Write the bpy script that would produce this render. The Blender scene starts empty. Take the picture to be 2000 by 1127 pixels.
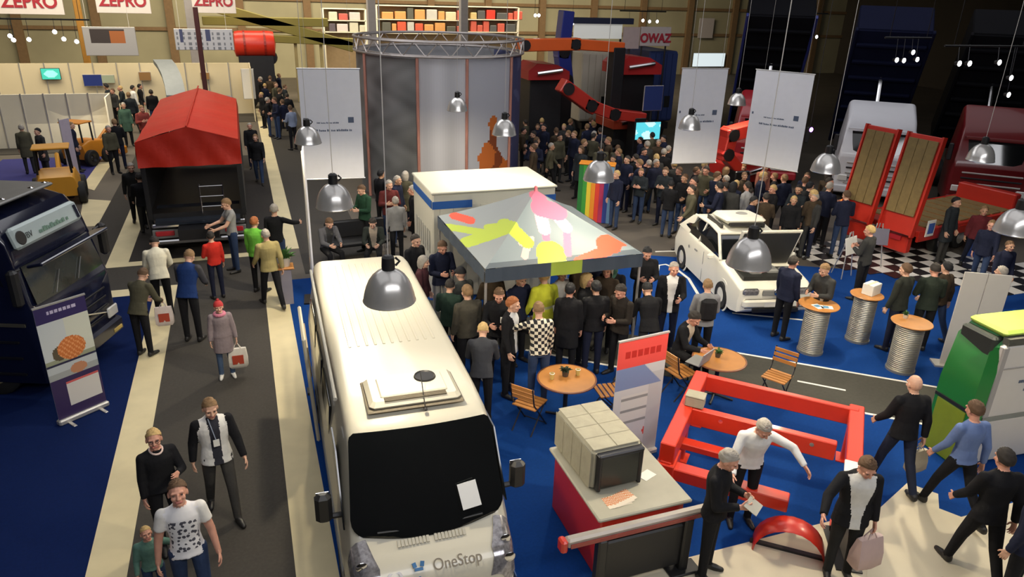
import bpy, bmesh, math, random
import numpy as np
from mathutils import Vector, Matrix, Euler
from mathutils.kdtree import KDTree
random.seed(7)
S = bpy.context.scene
COL = S.collection
PI = math.pi
# ---------------------------------------------------------------- camera
FPX = 1420.0
AX = np.array([[0.94147393, 0.10220788, -0.32121705],
               [-0.33579467, 0.3676957, -0.86720344],
               [0.0294751, 0.92431241, 0.38049677]])      # camera axes in the hall's own frame (+Y runs along the aisle)
CAM = np.array([0.0, 0.0, 6.3])
cd = bpy.data.cameras.new('camera'); cam = bpy.data.objects.new('camera', cd); COL.objects.link(cam)
cd.sensor_width = 36.0; cd.lens = FPX * 36.0 / 2000.0; cd.clip_end = 300
cam.matrix_world = Matrix.Translation(CAM.tolist()) @ Matrix(AX.tolist()).to_4x4()
S.camera = cam
# ---------------------------------------------------------------- world, hall lights, exposure
w = bpy.data.worlds.new('hall_air'); S.world = w; w.use_nodes = True
w.node_tree.nodes['Background'].inputs[0].default_value = (0.62, 0.66, 0.80, 1)
w.node_tree.nodes['Background'].inputs[1].default_value = 0.035
S.view_settings.view_transform = 'Standard'; S.view_settings.look = 'None'
S.view_settings.gamma = 1.0; S.view_settings.use_curve_mapping = False
S.view_settings.exposure = 0.0
def area(name, loc, sx, sy, power, col, rot=(0, 0, 0)):
    l = bpy.data.lights.new(name, 'AREA'); l.shape = 'RECTANGLE'; l.size = sx; l.size_y = sy; l.energy = power; l.color = col
    o = bpy.data.objects.new(name, l); o.location = loc; o.rotation_euler = rot; COL.objects.link(o); return o
NEUT = (.97, .97, 1.0); WARM = (1, .88, .66)
for (x, y, sx, sy, pw, c, tx) in ((-3, 10, 8, 14, 200, NEUT, 0), (7, 8, 10, 12, 290, NEUT, 0), (0, 22, 10, 8, 850, NEUT, 8), (10, 20, 12, 8, 520, NEUT, 8), (-6, 36, 14, 8, 2900, WARM, 25), (10, 44, 30, 6, 6500, WARM, 50), (22, 18, 10, 12, 260, NEUT, 0), (4, -3, 16, 3, 1050, NEUT, 52)):
    area('hall_luminaires', (x, y, 11.2), sx, sy, pw, c, (math.radians(tx), 0, 0))
def at(px, py, z=0.0):
    d = AX @ np.array([px - 1000.0, -(py - 563.5), -FPX]); t = (z - CAM[2]) / d[2]
    return CAM + d * t
def at_y(px, py, Y):
    d = AX @ np.array([px - 1000.0, -(py - 563.5), -FPX]); return CAM + d * (Y / d[1])
# ---------------------------------------------------------------- materials
MATS = {}
def mat(name, col, rough=0.7, metal=0.0, var=0.12, scale=6.0, bump=0.0, bscale=40.0, emit=0.0, alpha=None, coat=0.0, spec=0.5, trans=0.0):
    if name in MATS: return MATS[name]
    m = bpy.data.materials.new(name); m.use_nodes = True; nt = m.node_tree; b = nt.nodes['Principled BSDF']
    b.inputs['Roughness'].default_value = rough; b.inputs['Metallic'].default_value = metal
    b.inputs['Specular IOR Level'].default_value = spec
    c = (*col, 1.0)
    if var > 0:
        tc = nt.nodes.new('ShaderNodeTexCoord'); n = nt.nodes.new('ShaderNodeTexNoise'); n.inputs['Scale'].default_value = scale; n.inputs['Detail'].default_value = 4
        r = nt.nodes.new('ShaderNodeMix'); r.data_type = 'RGBA'
        r.inputs[6].default_value = (*[x * (1 - var) for x in col], 1); r.inputs[7].default_value = (*[min(1, x * (1 + var)) for x in col], 1)
        nt.links.new(tc.outputs['Object'], n.inputs['Vector']); nt.links.new(n.outputs['Fac'], r.inputs[0]); nt.links.new(r.outputs[2], b.inputs['Base Color'])
        if bump > 0:
            n2 = nt.nodes.new('ShaderNodeTexNoise'); n2.inputs['Scale'].default_value = bscale; n2.inputs['Detail'].default_value = 3
            bp = nt.nodes.new('ShaderNodeBump'); bp.inputs['Strength'].default_value = bump; bp.inputs['Distance'].default_value = 0.02
            nt.links.new(tc.outputs['Object'], n2.inputs['Vector']); nt.links.new(n2.outputs['Fac'], bp.inputs['Height']); nt.links.new(bp.outputs['Normal'], b.inputs['Normal'])
    else: b.inputs['Base Color'].default_value = c
    if emit > 0:
        b.inputs['Emission Color'].default_value = c; b.inputs['Emission Strength'].default_value = emit
    if coat: b.inputs['Coat Weight'].default_value = coat; b.inputs['Coat Roughness'].default_value = 0.08
    if trans: b.inputs['Transmission Weight'].default_value = trans
    if alpha is not None: b.inputs['Alpha'].default_value = alpha
    MATS[name] = m; return m
def cloth(name, col, var=0.18): return mat('cloth_' + name, col, 0.9, 0, var, 9.0, 0.35, 14.0, spec=0.2)
def print_mat(name, rough=0.5, emit=0.0):
    if name in MATS: return MATS[name]
    m = bpy.data.materials.new(name); m.use_nodes = True; nt = m.node_tree; b = nt.nodes['Principled BSDF']
    a = nt.nodes.new('ShaderNodeAttribute'); a.attribute_name = 'print'
    nt.links.new(a.outputs['Color'], b.inputs['Base Color']); b.inputs['Roughness'].default_value = rough
    if emit:
        nt.links.new(a.outputs['Color'], b.inputs['Emission Color']); b.inputs['Emission Strength'].default_value = emit
    MATS[name] = m; return m
# ---------------------------------------------------------------- objects
def link(name, me, parent=None):
    o = bpy.data.objects.new(name, me); COL.objects.link(o)
    if parent is not None: o.parent = parent
    return o
def tag(o, label=None, cat=None, group=None, kind=None):
    if label: o['label'] = label
    if cat: o['category'] = cat
    if group: o['group'] = group
    if kind: o['kind'] = kind
    return o
def thing(name, label, cat, loc=(0, 0, 0), rz=0.0, group=None):
    o = bpy.data.objects.new(name, None); COL.objects.link(o); o.empty_display_size = 0.1
    o.location = [float(v) for v in loc]; o.rotation_euler = (0, 0, rz); return tag(o, label, cat, group)
def dup(root, loc=None, rz=None, label=None, group=None, parent=None):
    c = root.copy(); COL.objects.link(c)
    if parent is not None: c.parent = parent
    if loc is not None: c.location = [float(v) for v in loc]
    if rz is not None: c.rotation_euler = (0, 0, rz)
    if label: c['label'] = label
    if group: c['group'] = group
    for ch in list(root.children): dup(ch, parent=c)
    return c
class MB:
    """collects shapes, builds ONE mesh object"""
    def __init__(s): s.v = []; s.f = []; s.m = []; s.mi = 0
    def add(s, vs, fs, mi=None):
        o = len(s.v); s.v.extend([tuple(float(c) for c in p) for p in vs]); k = s.mi if mi is None else mi
        for f in fs: s.f.append(tuple(i + o for i in f)); s.m.append(k)
        return s
    def box(s, c, d, rot=None, mi=None, bev=0.0):
        x, y, z = d[0] / 2, d[1] / 2, d[2] / 2
        if bev <= 0:
            vs = [Vector((a * x, b * y, e * z)) for e in (-1, 1) for b in (-1, 1) for a in (-1, 1)]
            fs = [(0, 2, 3, 1), (4, 5, 7, 6), (0, 1, 5, 4), (2, 6, 7, 3), (0, 4, 6, 2), (1, 3, 7, 5)]
        else:
            b = min(bev, x * .9, y * .9, z * .9); vs = []; fs = []
            k = b * .35
            rings = [(x - b, y - b, -z, b * .6), (x, y, -z + b, b), (x, y, z - b, b), (x - b, y - b, z, b * .6)]
            for (rx, ry, zz, cb) in rings:
                for (sx, sy, o) in ((1, 1, 0), (-1, 1, 1), (-1, -1, 0), (1, -1, 1)):
                    p1 = Vector((sx * rx, sy * (ry - cb), zz)); p2 = Vector((sx * (rx - cb), sy * ry, zz))
                    vs += [p1, p2] if o == 0 else [p2, p1]
            for r in range(3):
                for i in range(8):
                    j = (i + 1) % 8; fs.append((r * 8 + i, r * 8 + j, r * 8 + 8 + j, r * 8 + 8 + i))
            fs.append(tuple(range(7, -1, -1))); fs.append(tuple(range(24, 32)))
        if rot is not None:
            R = rot if isinstance(rot, Matrix) else Euler(rot).to_matrix(); vs = [R @ p for p in vs]
        c = Vector(c); return s.add([p + c for p in vs], fs, mi)
    def tube(s, pts, r, n=8, mi=None, cap=True):
        pts = [Vector([float(c) for c in p]) for p in pts]; rs = r if isinstance(r, (list, tuple)) else [r] * len(pts)
        vs = []; fs = []; up = None
        for i, p in enumerate(pts):
            t = (pts[min(i + 1, len(pts) - 1)] - pts[max(i - 1, 0)]).normalized()
            if up is None: up = t.orthogonal().normalized()
            else:
                up = up - t * up.dot(t); up = up.normalized() if up.length > 1e-6 else t.orthogonal().normalized()
            b = t.cross(up)
            for k in range(n):
                a = 2 * PI * k / n; vs.append(p + (up * math.cos(a) + b * math.sin(a)) * rs[i])
        for i in range(len(pts) - 1):
            for k in range(n):
                j = (k + 1) % n; fs.append((i * n + k, i * n + j, i * n + n + j, i * n + n + k))
        if cap: fs.append(tuple(range(n - 1, -1, -1))); fs.append(tuple(range((len(pts) - 1) * n, len(pts) * n)))
        return s.add(vs, fs, mi)
    def lathe(s, prof, n=24, c=(0, 0, 0), mi=None, axis='z', close=False):
        vs = []; fs = []; m = len(prof)
        for k in range(n):
            a = 2 * PI * k / n
            for (r, z) in prof:
                p = (r * math.cos(a), r * math.sin(a), z)
                if axis == 'y': p = (p[0], p[2], p[1])
                if axis == 'x': p = (p[2], p[0], p[1])
                vs.append((p[0] + c[0], p[1] + c[1], p[2] + c[2]))
        for k in range(n):
            j = (k + 1) % n
            for i in range(m - 1):
                f = (k * m + i, j * m + i, j * m + i + 1, k * m + i + 1); fs.append(f if axis != 'y' else f[::-1])
        return s.add(vs, fs, mi)
    def prism(s, poly, z0, z1, mi=None, M=None):
        n = len(poly); vs = [Vector((x, y, z0)) for x, y in poly] + [Vector((x, y, z1)) for x, y in poly]
        if M is not None: vs = [M @ p for p in vs]
        fs = [tuple(range(n - 1, -1, -1)), tuple(range(n, 2 * n))] + [(i, (i + 1) % n, n + (i + 1) % n, n + i) for i in range(n)]
        return s.add(vs, fs, mi)
    def loft(s, rings, mi=None, cap=True, closed=True):
        n = len(rings[0]); vs = [p for r in rings for p in r]; fs = []
        for i in range(len(rings) - 1):
            for k in range(n if closed else n - 1):
                j = (k + 1) % n; fs.append((i * n + k, i * n + j, i * n + n + j, i * n + n + k))
        if cap and closed: fs.append(tuple(range(n - 1, -1, -1))); fs.append(tuple(range((len(rings) - 1) * n, len(rings) * n)))
        return s.add(vs, fs, mi)
    def mesh(s, name, mats, smooth=None):
        me = bpy.data.meshes.new(name); me.from_pydata(s.v, [], s.f); me.validate()
        for m in (mats if isinstance(mats, (list, tuple)) else [mats]): me.materials.append(m)
        if len(me.polygons) == len(s.m) and any(s.m): me.polygons.foreach_set('material_index', s.m)
        bm = bmesh.new(); bm.from_mesh(me); bmesh.ops.recalc_face_normals(bm, faces=bm.faces); bm.to_mesh(me); bm.free()
        if smooth:
            me.polygons.foreach_set('use_smooth', [True] * len(me.polygons)); me.set_sharp_from_angle(angle=math.radians(smooth))
        me.update(); return me
    def build(s, name, mats, parent=None, smooth=None, loc=None, rot=None):
        o = link(name, s.mesh(name, mats, smooth), parent)
        if loc is not None: o.location = [float(v) for v in loc]
        if rot is not None: o.rotation_euler = rot
        return o
def lettering(text, size, loc, rot, material, parent, name='lettering', extrude=0.002, align='CENTER', sx=1.0, bold=0.0):
    c = bpy.data.curves.new(name, 'FONT'); c.body = text; c.size = size; c.extrude = extrude; c.align_x = align; c.align_y = 'CENTER'; c.offset = bold
    c.materials.append(material); tmp = bpy.data.objects.new(name, c); COL.objects.link(tmp); dg = bpy.context.evaluated_depsgraph_get()
    me = bpy.data.meshes.new_from_object(tmp.evaluated_get(dg)); me.name = name; bpy.data.objects.remove(tmp); bpy.data.curves.remove(c)
    o = link(name, me, parent); o.location = [float(v) for v in loc]; o.rotation_euler = rot; o.scale = (sx, 1, 1); o['kind'] = 'stuff' if len(text) > 2 else 'thing'; return o
def print_grid(name, w, h, nx, ny, fn, material, parent, pos=None, two_sided=0.0):
    """a printed sheet: fn(u,v)->rgb per cell, pos(u,v)->point (default upright in XZ, facing -Y)"""
    vs = []; fs = []; cols = []
    for j in range(ny + 1):
        for i in range(nx + 1):
            u, v = i / nx, j / ny; vs.append(tuple(pos(u, v)) if pos else ((u - .5) * w, 0, v * h))
    for j in range(ny):
        for i in range(nx):
            a = j * (nx + 1) + i; fs.append((a, a + 1, a + nx + 2, a + nx + 1)); cols.append(fn((i + .5) / nx, (j + .5) / ny))
    me = bpy.data.meshes.new(name); me.from_pydata(vs, [], fs); me.materials.append(material)
    at_ = me.color_attributes.new('print', 'FLOAT_COLOR', 'CORNER'); arr = np.repeat(np.array([(*c[:3], 1.0) for c in cols], dtype=np.float32), 4, axis=0)
    at_.data.foreach_set('color', arr.ravel()); me.update()
    return link(name, me, parent)

def scribble(w, h, loc, material, parent, rot=(0, 0, 0), seed=1, name='small_print'):
    """a line of print too small to read: a row of uneven letter-high strokes, facing -Y"""
    r = random.Random(seed); mb = MB(); x = -w / 2
    while x < w / 2:
        l = h * r.uniform(.35, .8); hh = h * r.uniform(.55, 1.0)
        mb.box((x + l / 2, 0, hh / 2), (l, .003, hh)); x += l + h * (.18 if r.random() > .2 else .6)
    o = mb.build(name, material, parent); o.location = [float(c) for c in loc]; o.rotation_euler = rot; o['kind'] = 'stuff'; return o
def ring_sec(y, w0, w1, z0, z1, r=.1, n=4, bow=0.0):
    """closed section across X at depth y: half widths at sill and roof, rounded top corners"""
    pts = [(-w0, z0)]
    for k in range(n + 1):
        a = PI - PI / 2 * k / n; pts.append((-w1 + r + r * math.cos(a), z1 - r + r * math.sin(a)))
    for k in range(n + 1):
        a = PI / 2 - PI / 2 * k / n; pts.append((w1 - r + r * math.cos(a), z1 - r + r * math.sin(a)))
    pts.append((w0, z0))
    zm = (z0 + z1) / 2; wm = max(w0, w1) + bow
    pts.insert(1, (-wm, zm)); pts.insert(len(pts) - 1, (wm, zm))
    return [(x, y, z) for x, z in pts]
def wheel(parent, x, y, r, wd, rim, side=1, name='wheel'):
    o = MB().lathe([(r * .55, -wd / 2), (r * .9, -wd / 2), (r, -wd / 2 + .03), (r, wd / 2 - .03), (r * .9, wd / 2), (r * .55, wd / 2)], 24, axis='x').build(name, mat('tyre', (.013, .013, .013), .8, 0, .1), parent, 40)
    o.location = (x, y, r)
    h = MB().lathe([(0, wd * .30 * side), (r * .18, wd * .34 * side), (r * .30, wd * .18 * side), (r * .50, wd * .40 * side), (r * .57, wd * .46 * side)], 20, axis='x').build('rim', rim, o, 40)
    return o
def rollup(name_lab, g0, g1, H, fn, nx, ny, back, tilt=0.0, cat='banner', feet=True):
    a = Vector((g0[0], g0[1], 0)); b = Vector((g1[0], g1[1], 0)); c = (a + b) / 2; wd = (b - a).length; rz = math.atan2(b.y - a.y, b.x - a.x)
    t = thing('rollup_banner', name_lab, cat, (c.x, c.y, 0), rz)
    MB().box((0, .006, H / 2 + .06), (wd, .006, H - .02)).build('backing_sheet', back, t)
    o = print_grid('printed_sheet', wd, H - .02, nx, ny, fn, print_mat('poster_print', .45), t); o.location = (0, 0, .07)
    MB().box((0, .01, .05), (wd + .04, .12, .09), bev=.02).build('base_case', M_ALU, t)
    MB().box((0, .004, H + .06), (wd + .02, .03, .025)).build('top_rail', M_ALU, t)
    if feet:
        for s in (-.33, .33): MB().box((s * wd, -.06, .012), (.05, .30, .02), bev=.005).build('foot', M_ALU, t)
    MB().tube([(0, .05, .05), (0, .03, H + .05)], .012, 6).build('support_pole', M_ALU, t)
    return t
# ---------------------------------------------------------------- people
def _orth(d):
    d = d.normalized(); a = Vector((1, 0, 0)) if abs(d.x) < .9 else Vector((0, 1, 0)); u = d.cross(a).normalized(); return u, d.cross(u)
class Blob:
    """soft volumes that are fused into one continuous skin"""
    def __init__(s): s.v = []; s.f = []; s.lab = []; s.kp = []; s.kl = []
    def ring_loft(s, rings, lab, labs=None):
        n = len(rings[0]); o = len(s.v)
        for i, r in enumerate(rings):
            s.v += [tuple(p) for p in r]; s.lab += [lab] * n
            if i:
                A = np.array(rings[i - 1], dtype=float); C_ = np.array(r, dtype=float); st = max(1, int(np.linalg.norm(A - C_, axis=1).max() / .014)); A2 = np.roll(A, -1, 0); C2 = np.roll(C_, -1, 0)
                for q in range(st + 1):
                    t = q / st; P0 = A + (C_ - A) * t; P1 = A2 + (C2 - A2) * t; ns = max(1, int(np.linalg.norm(P0 - P1, axis=1).max() / .016))
                    for e in range(ns): s.kp.append(P0 + (P1 - P0) * (e / ns)); s.kl += [lab] * n
        for i in range(len(rings) - 1):
            for k in range(n):
                j = (k + 1) % n; s.f.append((o + i * n + k, o + i * n + j, o + (i + 1) * n + j, o + (i + 1) * n + k))
        s.f.append(tuple(o + k for k in range(n - 1, -1, -1))); e = o + (len(rings) - 1) * n; s.f.append(tuple(e + k for k in range(n)))
    def cap(s, a, b, ra, rb, lab, n=12, flat_end=False, steps=5):
        a = Vector(a); b = Vector(b); d = (b - a); L = d.length; d = d / max(L, 1e-6); u, w = _orth(d); rings = []
        prof = [(-ra * .95, ra * .3), (-ra * .7, ra * .71), (-ra * .38, ra * .93)]
        prof += [(L * i / steps, ra + (rb - ra) * i / steps) for i in range(steps + 1)]
        prof += [] if flat_end else [(L + rb * .38, rb * .93), (L + rb * .7, rb * .71), (L + rb * .95, rb * .3)]
        for (t, r) in prof:
            c = a + d * t; rings.append([c + (u * math.cos(2 * PI * k / n) + w * math.sin(2 * PI * k / n)) * r for k in range(n)])
        s.ring_loft(rings, lab)
    def ell(s, c, r, lab, R=None, n=14, m=9):
        c = Vector(c); rings = []
        for i in range(m):
            t = -PI / 2 + PI * (i + .5) / m; row = []
            for k in range(n):
                a = 2 * PI * k / n; p = Vector((math.cos(a) * math.cos(t) * r[0], math.sin(a) * math.cos(t) * r[1], math.sin(t) * r[2])); row.append(c + (R @ p if R else p))
            rings.append(row)
        s.ring_loft(rings, lab)
    def fuse(s, voxel, smooth=2):
        me = bpy.data.meshes.new('tmp'); me.from_pydata(s.v, [], s.f); o = bpy.data.objects.new('tmp', me); COL.objects.link(o)
        m = o.modifiers.new('r', 'REMESH'); m.mode = 'VOXEL'; m.voxel_size = voxel
        if smooth:
            q = o.modifiers.new('s', 'SMOOTH'); q.iterations = smooth; q.factor = .5
        dg = bpy.context.evaluated_depsgraph_get(); ev = o.evaluated_get(dg); t = ev.to_mesh()
        nv = len(t.vertices); V = np.empty(nv * 3, np.float32); t.vertices.foreach_get('co', V); V = V.reshape(-1, 3)
        F = [tuple(p.vertices) for p in t.polygons]; ev.to_mesh_clear(); bpy.data.objects.remove(o); bpy.data.meshes.remove(me)
        if len(set(s.lab)) == 1: return V, F, [s.lab[0]] * len(F)
        pts = np.concatenate(s.kp); kd = KDTree(len(pts))
        for i, p in enumerate(pts.tolist()): kd.insert(p, i)
        kd.balance(); lab = []
        for f in F:
            c = V[list(f)].mean(0); lab.append(s.kl[kd.find(c)[1]])
        lab = np.array(lab); FA = np.array([f if len(f) == 4 else (*f, f[0]) for f in F])
        for _ in range(3):                                      # clean garment edges
            W_ = np.zeros((len(V), 8)); oh = np.eye(8)[lab]
            for k in range(4): np.add.at(W_, FA[:, k], oh)
            lab = W_[FA].sum(1).argmax(1)
        return V, F, lab.tolist()
SKIN, TOP, LEG, SHOE, UNDER, SLV, EYE, LIP = range(8)
def _mix(a, b, t): return a + (b - a) * t
PEOPLE = {}
def body(key, arms=((5, 8, 12, 0), (5, 8, 12, 0)), legs=((0, 0), (0, 0)), lean=0, twist=0, head=(0, 0), style='jacket', sit=False, hi=True, curl=(25, 25), fat=1.0, side=0, female=False):
    """arms: (swing forward, out, elbow bend, inward) right, left; legs: (swing, knee); head: (yaw, nod). Faces -Y."""
    ck = key
    if ck in PEOPLE: return PEOPLE[ck]
    rad = math.radians; B = Blob()
    pel = Vector((0, 0, .96)); 
    if sit: pel = Vector((0, 0, .54))
    # legs
    feet = []; thick = 1.0 if style in ('tee', 'shirt') else 1.05
    for i, sg in ((0, -1), (1, 1)):
        sw, kn = legs[i]; hip = pel + Vector((sg * .095, 0, -.04)); spread = .03 if not sit else .12
        d1 = Vector((sg * spread, -math.sin(rad(sw)), -math.cos(rad(sw)))).normalized(); kneep = hip + d1 * .43
        a2 = sw - kn; d2 = Vector((sg * .01, -math.sin(rad(a2)), -math.cos(rad(a2)))).normalized(); ank = kneep + d2 * .41
        feet.append((hip, kneep, ank, sg, d2))
    low = min(f[2].z for f in feet); dz = .085 - low
    sh = Vector((0, 0, dz)); pel = pel + sh
    for (hip, kneep, ank, sg, d2) in feet:
        hip = hip + sh; kneep = kneep + sh; ank = ank + sh
        B.cap(hip, kneep, .088 * thick * fat, .062 * thick, LEG); B.cap(kneep, ank + Vector((0, 0, -.01)), .062 * thick, .048 * thick, LEG, flat_end=True)
        tip = 0.0 if ank.z < .12 else min(.9, (ank.z - .085) * 2.5)
        fd = Vector((sg * .18, -math.cos(tip), -math.sin(tip))).normalized()
        B.cap(ank + Vector((0, .035, -.04)), ank + fd * .10 + Vector((0, 0, -.048)), .042, .042, SHOE); B.cap(ank + fd * .09 + Vector((0, 0, -.05)), ank + fd * .165 + Vector((0, 0, -.055)), .043, .032, SHOE)
        B.cap(ank + Vector((0, .03, -.02)), ank + Vector((0, -.02, -.03)), .045, .045, SHOE)
    # torso
    RT = Matrix.Rotation(rad(twist), 3, 'Z') @ Matrix.Rotation(rad(side), 3, 'Y') @ Matrix.Rotation(rad(lean), 3, 'X')
    T = lambda x, y, z: pel + RT @ Vector((x, y, z))
    bulky = {'tee': 1.0, 'shirt': 1.03, 'jacket': 1.13, 'suit': 1.10, 'coat': 1.15, 'vest': 1.13, 'hivis': 1.15, 'dress': 1.1}[style] * fat
    hem = {'tee': -.06, 'shirt': -.05, 'jacket': -.10, 'suit': -.16, 'coat': -.36, 'vest': -.10, 'hivis': -.10, 'dress': -.30}[style]
    wsh = .93 if female else 1.0
    prof = [(.150, .105, .02), (.158, .112, 0), (.150, .108, .06), (.138, .100, .14), (.150, .108, .24), (.165, .118, .34), (.168, .115, .40), (.138, .095, .46), (.075, .070, .515)]
    def ring(rx, ry, z, y0=0, n=20): return [T(rx * math.cos(2 * PI * k / n), y0 + ry * math.sin(2 * PI * k / n), z) for k in range(n)]
    B.ring_loft([ring(.12, .09, -.10), ring(.125, .095, -.03), ring(.12, .09, .02)], LEG)
    bot = [ring((.168 if sit is False else .165) * bulky * (1.06 if hem < -.2 else 1), .128 * bulky, hem, 0)] if not sit else []
    rings = bot + [ring(rx * bulky * (wsh if z > .2 else 1 / wsh), ry * bulky, z) for rx, ry, z in prof]
    B.ring_loft(rings, TOP)
    # neck, head
    nk = T(0, -.01, .50); RH = RT @ Matrix.Rotation(rad(head[0]), 3, 'Z') @ Matrix.Rotation(rad(head[1]), 3, 'X')
    hc = T(0, -.02, .565) + RH @ Vector((0, -.015, .085))
    B.cap(nk, hc + RH @ Vector((0, .02, -.05)), .055, .052, SKIN)
    if style in ('jacket', 'coat', 'vest', 'suit', 'hivis'): B.cap(T(0, 0, .49), T(0, -.005, .535), .078, .068, TOP, flat_end=True)
    # arms
    hands = []
    for i, sg in ((0, -1), (1, 1)):
        sw, ab, be, inn = arms[i]; sp = T(sg * .168 * wsh * (1 + (bulky - 1) * .4), 0, .437)
        l1 = Vector((sg * math.sin(rad(ab)), -math.sin(rad(sw)) * math.cos(rad(ab)), -math.cos(rad(sw)) * math.cos(rad(ab))))
        a2 = sw + be; l2 = Vector((sg * math.sin(rad(ab)) * .6 - sg * math.sin(rad(inn)), -math.sin(rad(a2)), -math.cos(rad(a2)))).normalized()
        R1 = Matrix.Rotation(rad(twist), 3, 'Z') @ Matrix.Rotation(rad(side), 3, 'Y') @ Matrix.Rotation(rad(lean) * .35, 3, 'X')
        el = sp + R1 @ l1.normalized() * .285; wr = el + R1 @ l2 * .25; d2 = (wr - el).normalized()
        k = 1.0 if style == 'tee' else (1.08 if style == 'shirt' else 1.2); sl = SLV
        B.cap(T(sg * .07, 0, .452), sp, .058 * bulky, .050 * bulky, TOP)
        if style == 'tee':
            B.cap(sp, el, .052, .042, SKIN); B.cap(sp, sp + (el - sp) * .58, .064, .060, SLV, flat_end=True); B.cap(el, wr, .042, .029, SKIN)
        else:
            B.cap(sp, el, .058 * k, .049 * k, sl); B.cap(el, wr - d2 * .012, .049 * k, .036 * k, sl, flat_end=True)
        hands.append((wr, d2, sg, R1, curl[i]))
    vx = .0125 if hi else .021
    V, F, L = B.fuse(vx, 2)
    # front zones: suit shirt wedge, vest lining
    iRT = RT.inverted()
    if style in ('suit', 'vest'):
        for n, f in enumerate(F):
            if L[n] != TOP: continue
            p = iRT @ (Vector(V[list(f)].mean(0)) - pel)
            if p.y < -.03 and p.z > -.2 and abs(p.x) < ((.040 + .13 * max(0, p.z - .02)) * (1.5 if fat > 1.1 else 1) if style == 'suit' else .050 + .03 * max(0, p.z)) : L[n] = UNDER
    if style == 'hivis':
        for n, f in enumerate(F):
            if L[n] == TOP:
                p = iRT @ (Vector(V[list(f)].mean(0)) - pel)
                if .10 < p.z < .15: L[n] = UNDER
    parts = [(V, F, L)]
    # head
    H = Blob(); q = lambda x, y, z: hc + RH @ Vector((x, y, z)) * 1.07
    H.ell(q(0, .012, .018), (.081, .102, .105), SKIN, RH); H.ell(q(0, -.020, -.045), (.062, .073, .077), SKIN, RH); H.ell(q(0, -.055, -.090), (.030, .030, .025), SKIN, RH)
    H.cap(q(0, -.088, .010), q(0, -.103, -.028), .009, .015, SKIN); H.cap(q(-.012, -.092, -.034), q(.012, -.092, -.034), .009, .009, SKIN)
    H.cap(q(-.045, -.074, .022), q(.045, -.074, .022), .012, .012, SKIN); H.cap(q(-.02, -.082, -.064), q(.02, -.082, -.064), .009, .009, LIP)
    for sg in (-1, 1): H.ell(q(sg * .078, .012, -.012), (.010, .020, .032), SKIN, RH); H.ell(q(sg * .038, -.062, -.028), (.025, .025, .022), SKIN, RH)
    H.cap(hc + RH @ Vector((0, .015, -.04)), nk, .054, .056, SKIN)
    parts.append(H.fuse(.0065 if hi else .010, 1))
    E_ = Blob()
    for sg in (-1, 1): E_.ell(q(sg * .032, -.081, .003), (.012, .010, .007), EYE, RH, 8, 5)
    parts.append((np.array(E_.v, np.float32), E_.f, [EYE] * len(E_.f)))
    # hands: palm, four unequal fingers bent at the knuckles, thumb from the side of the palm
    grips = []
    for (wr, d, sg, R1, cu) in hands:
        Hd = Blob(); inw = R1 @ Vector((-sg, 0, 0)); nrm = inw - d * inw.dot(d)
        if nrm.length < .3: nrm = R1 @ Vector((0, 0, -1)); nrm = nrm - d * nrm.dot(d)
        nrm.normalize(); fw = d.cross(nrm) * (1 if d.cross(nrm).y < 0 else -1)
        if abs(fw.y) < .3 and fw.z < 0: fw = -fw
        for t in (-.028, -.010, .010, .026): Hd.cap(wr - d * .02 + fw * t * .6, wr + d * .075 + fw * t, .015, .013, SKIN, 8, steps=2)
        for t, ln, s0 in ((.030, .068, -.02), (.011, .078, 0), (-.010, .072, 0), (-.029, .056, -.01)):
            p = wr + d * (.082 + s0 * .3) + fw * t; dd = (d + fw * t * 2.2).normalized(); an = 0
            for k, fr in enumerate((.45, .32, .23)):
                an += rad(cu) * (1 if k else .7); e = dd * math.cos(an) + nrm * math.sin(an); p2 = p + e * ln * fr; r = .0095 - .0012 * k; Hd.cap(p, p2, r, r * .92, SKIN, 7, steps=1); p = p2
        p = wr + d * .022 + fw * .030; e = (d * .7 + fw * .65 + nrm * .25).normalized(); p2 = p + e * .040; Hd.cap(p, p2, .0125, .011, SKIN, 7, steps=1)
        e = (d * .9 + fw * .25 + nrm * (.2 + cu / 90)).normalized(); Hd.cap(p2, p2 + e * .032, .0105, .009, SKIN, 7, steps=1)
        Hd.cap(wr - d * .05, wr + d * .01, .027, .024, SKIN, 8, steps=2)
        if hi: parts.append(Hd.fuse(.0045, 1))
        else: parts.append((np.array(Hd.v, np.float32), Hd.f, [SKIN] * len(Hd.f)))
        grips.append(wr + d * .085 + nrm * .02)
    vs = []; fs = []; ms = []
    for (V, F, L) in parts:
        o = len(vs); vs += V.tolist(); fs += [tuple(i + o for i in f) for f in F]; ms += L
    me = bpy.data.meshes.new('body_' + key); me.from_pydata(vs, [], fs)
    me.polygons.foreach_set('material_index', ms); me.polygons.foreach_set('use_smooth', [True] * len(fs))
    dflt = mat('skin_fair', (.62, .36, .25), .55, 0, .10, 20)
    for k in range(8): me.materials.append(dflt)
    me.update()
    top = (hc + RH @ Vector((0, .012, .126))); 
    PEOPLE[ck] = dict(me=me, hc=hc, RH=RH, grips=grips, top=top, pel=pel, RT=RT, hair={}, hi=hi); return PEOPLE[ck]
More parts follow.
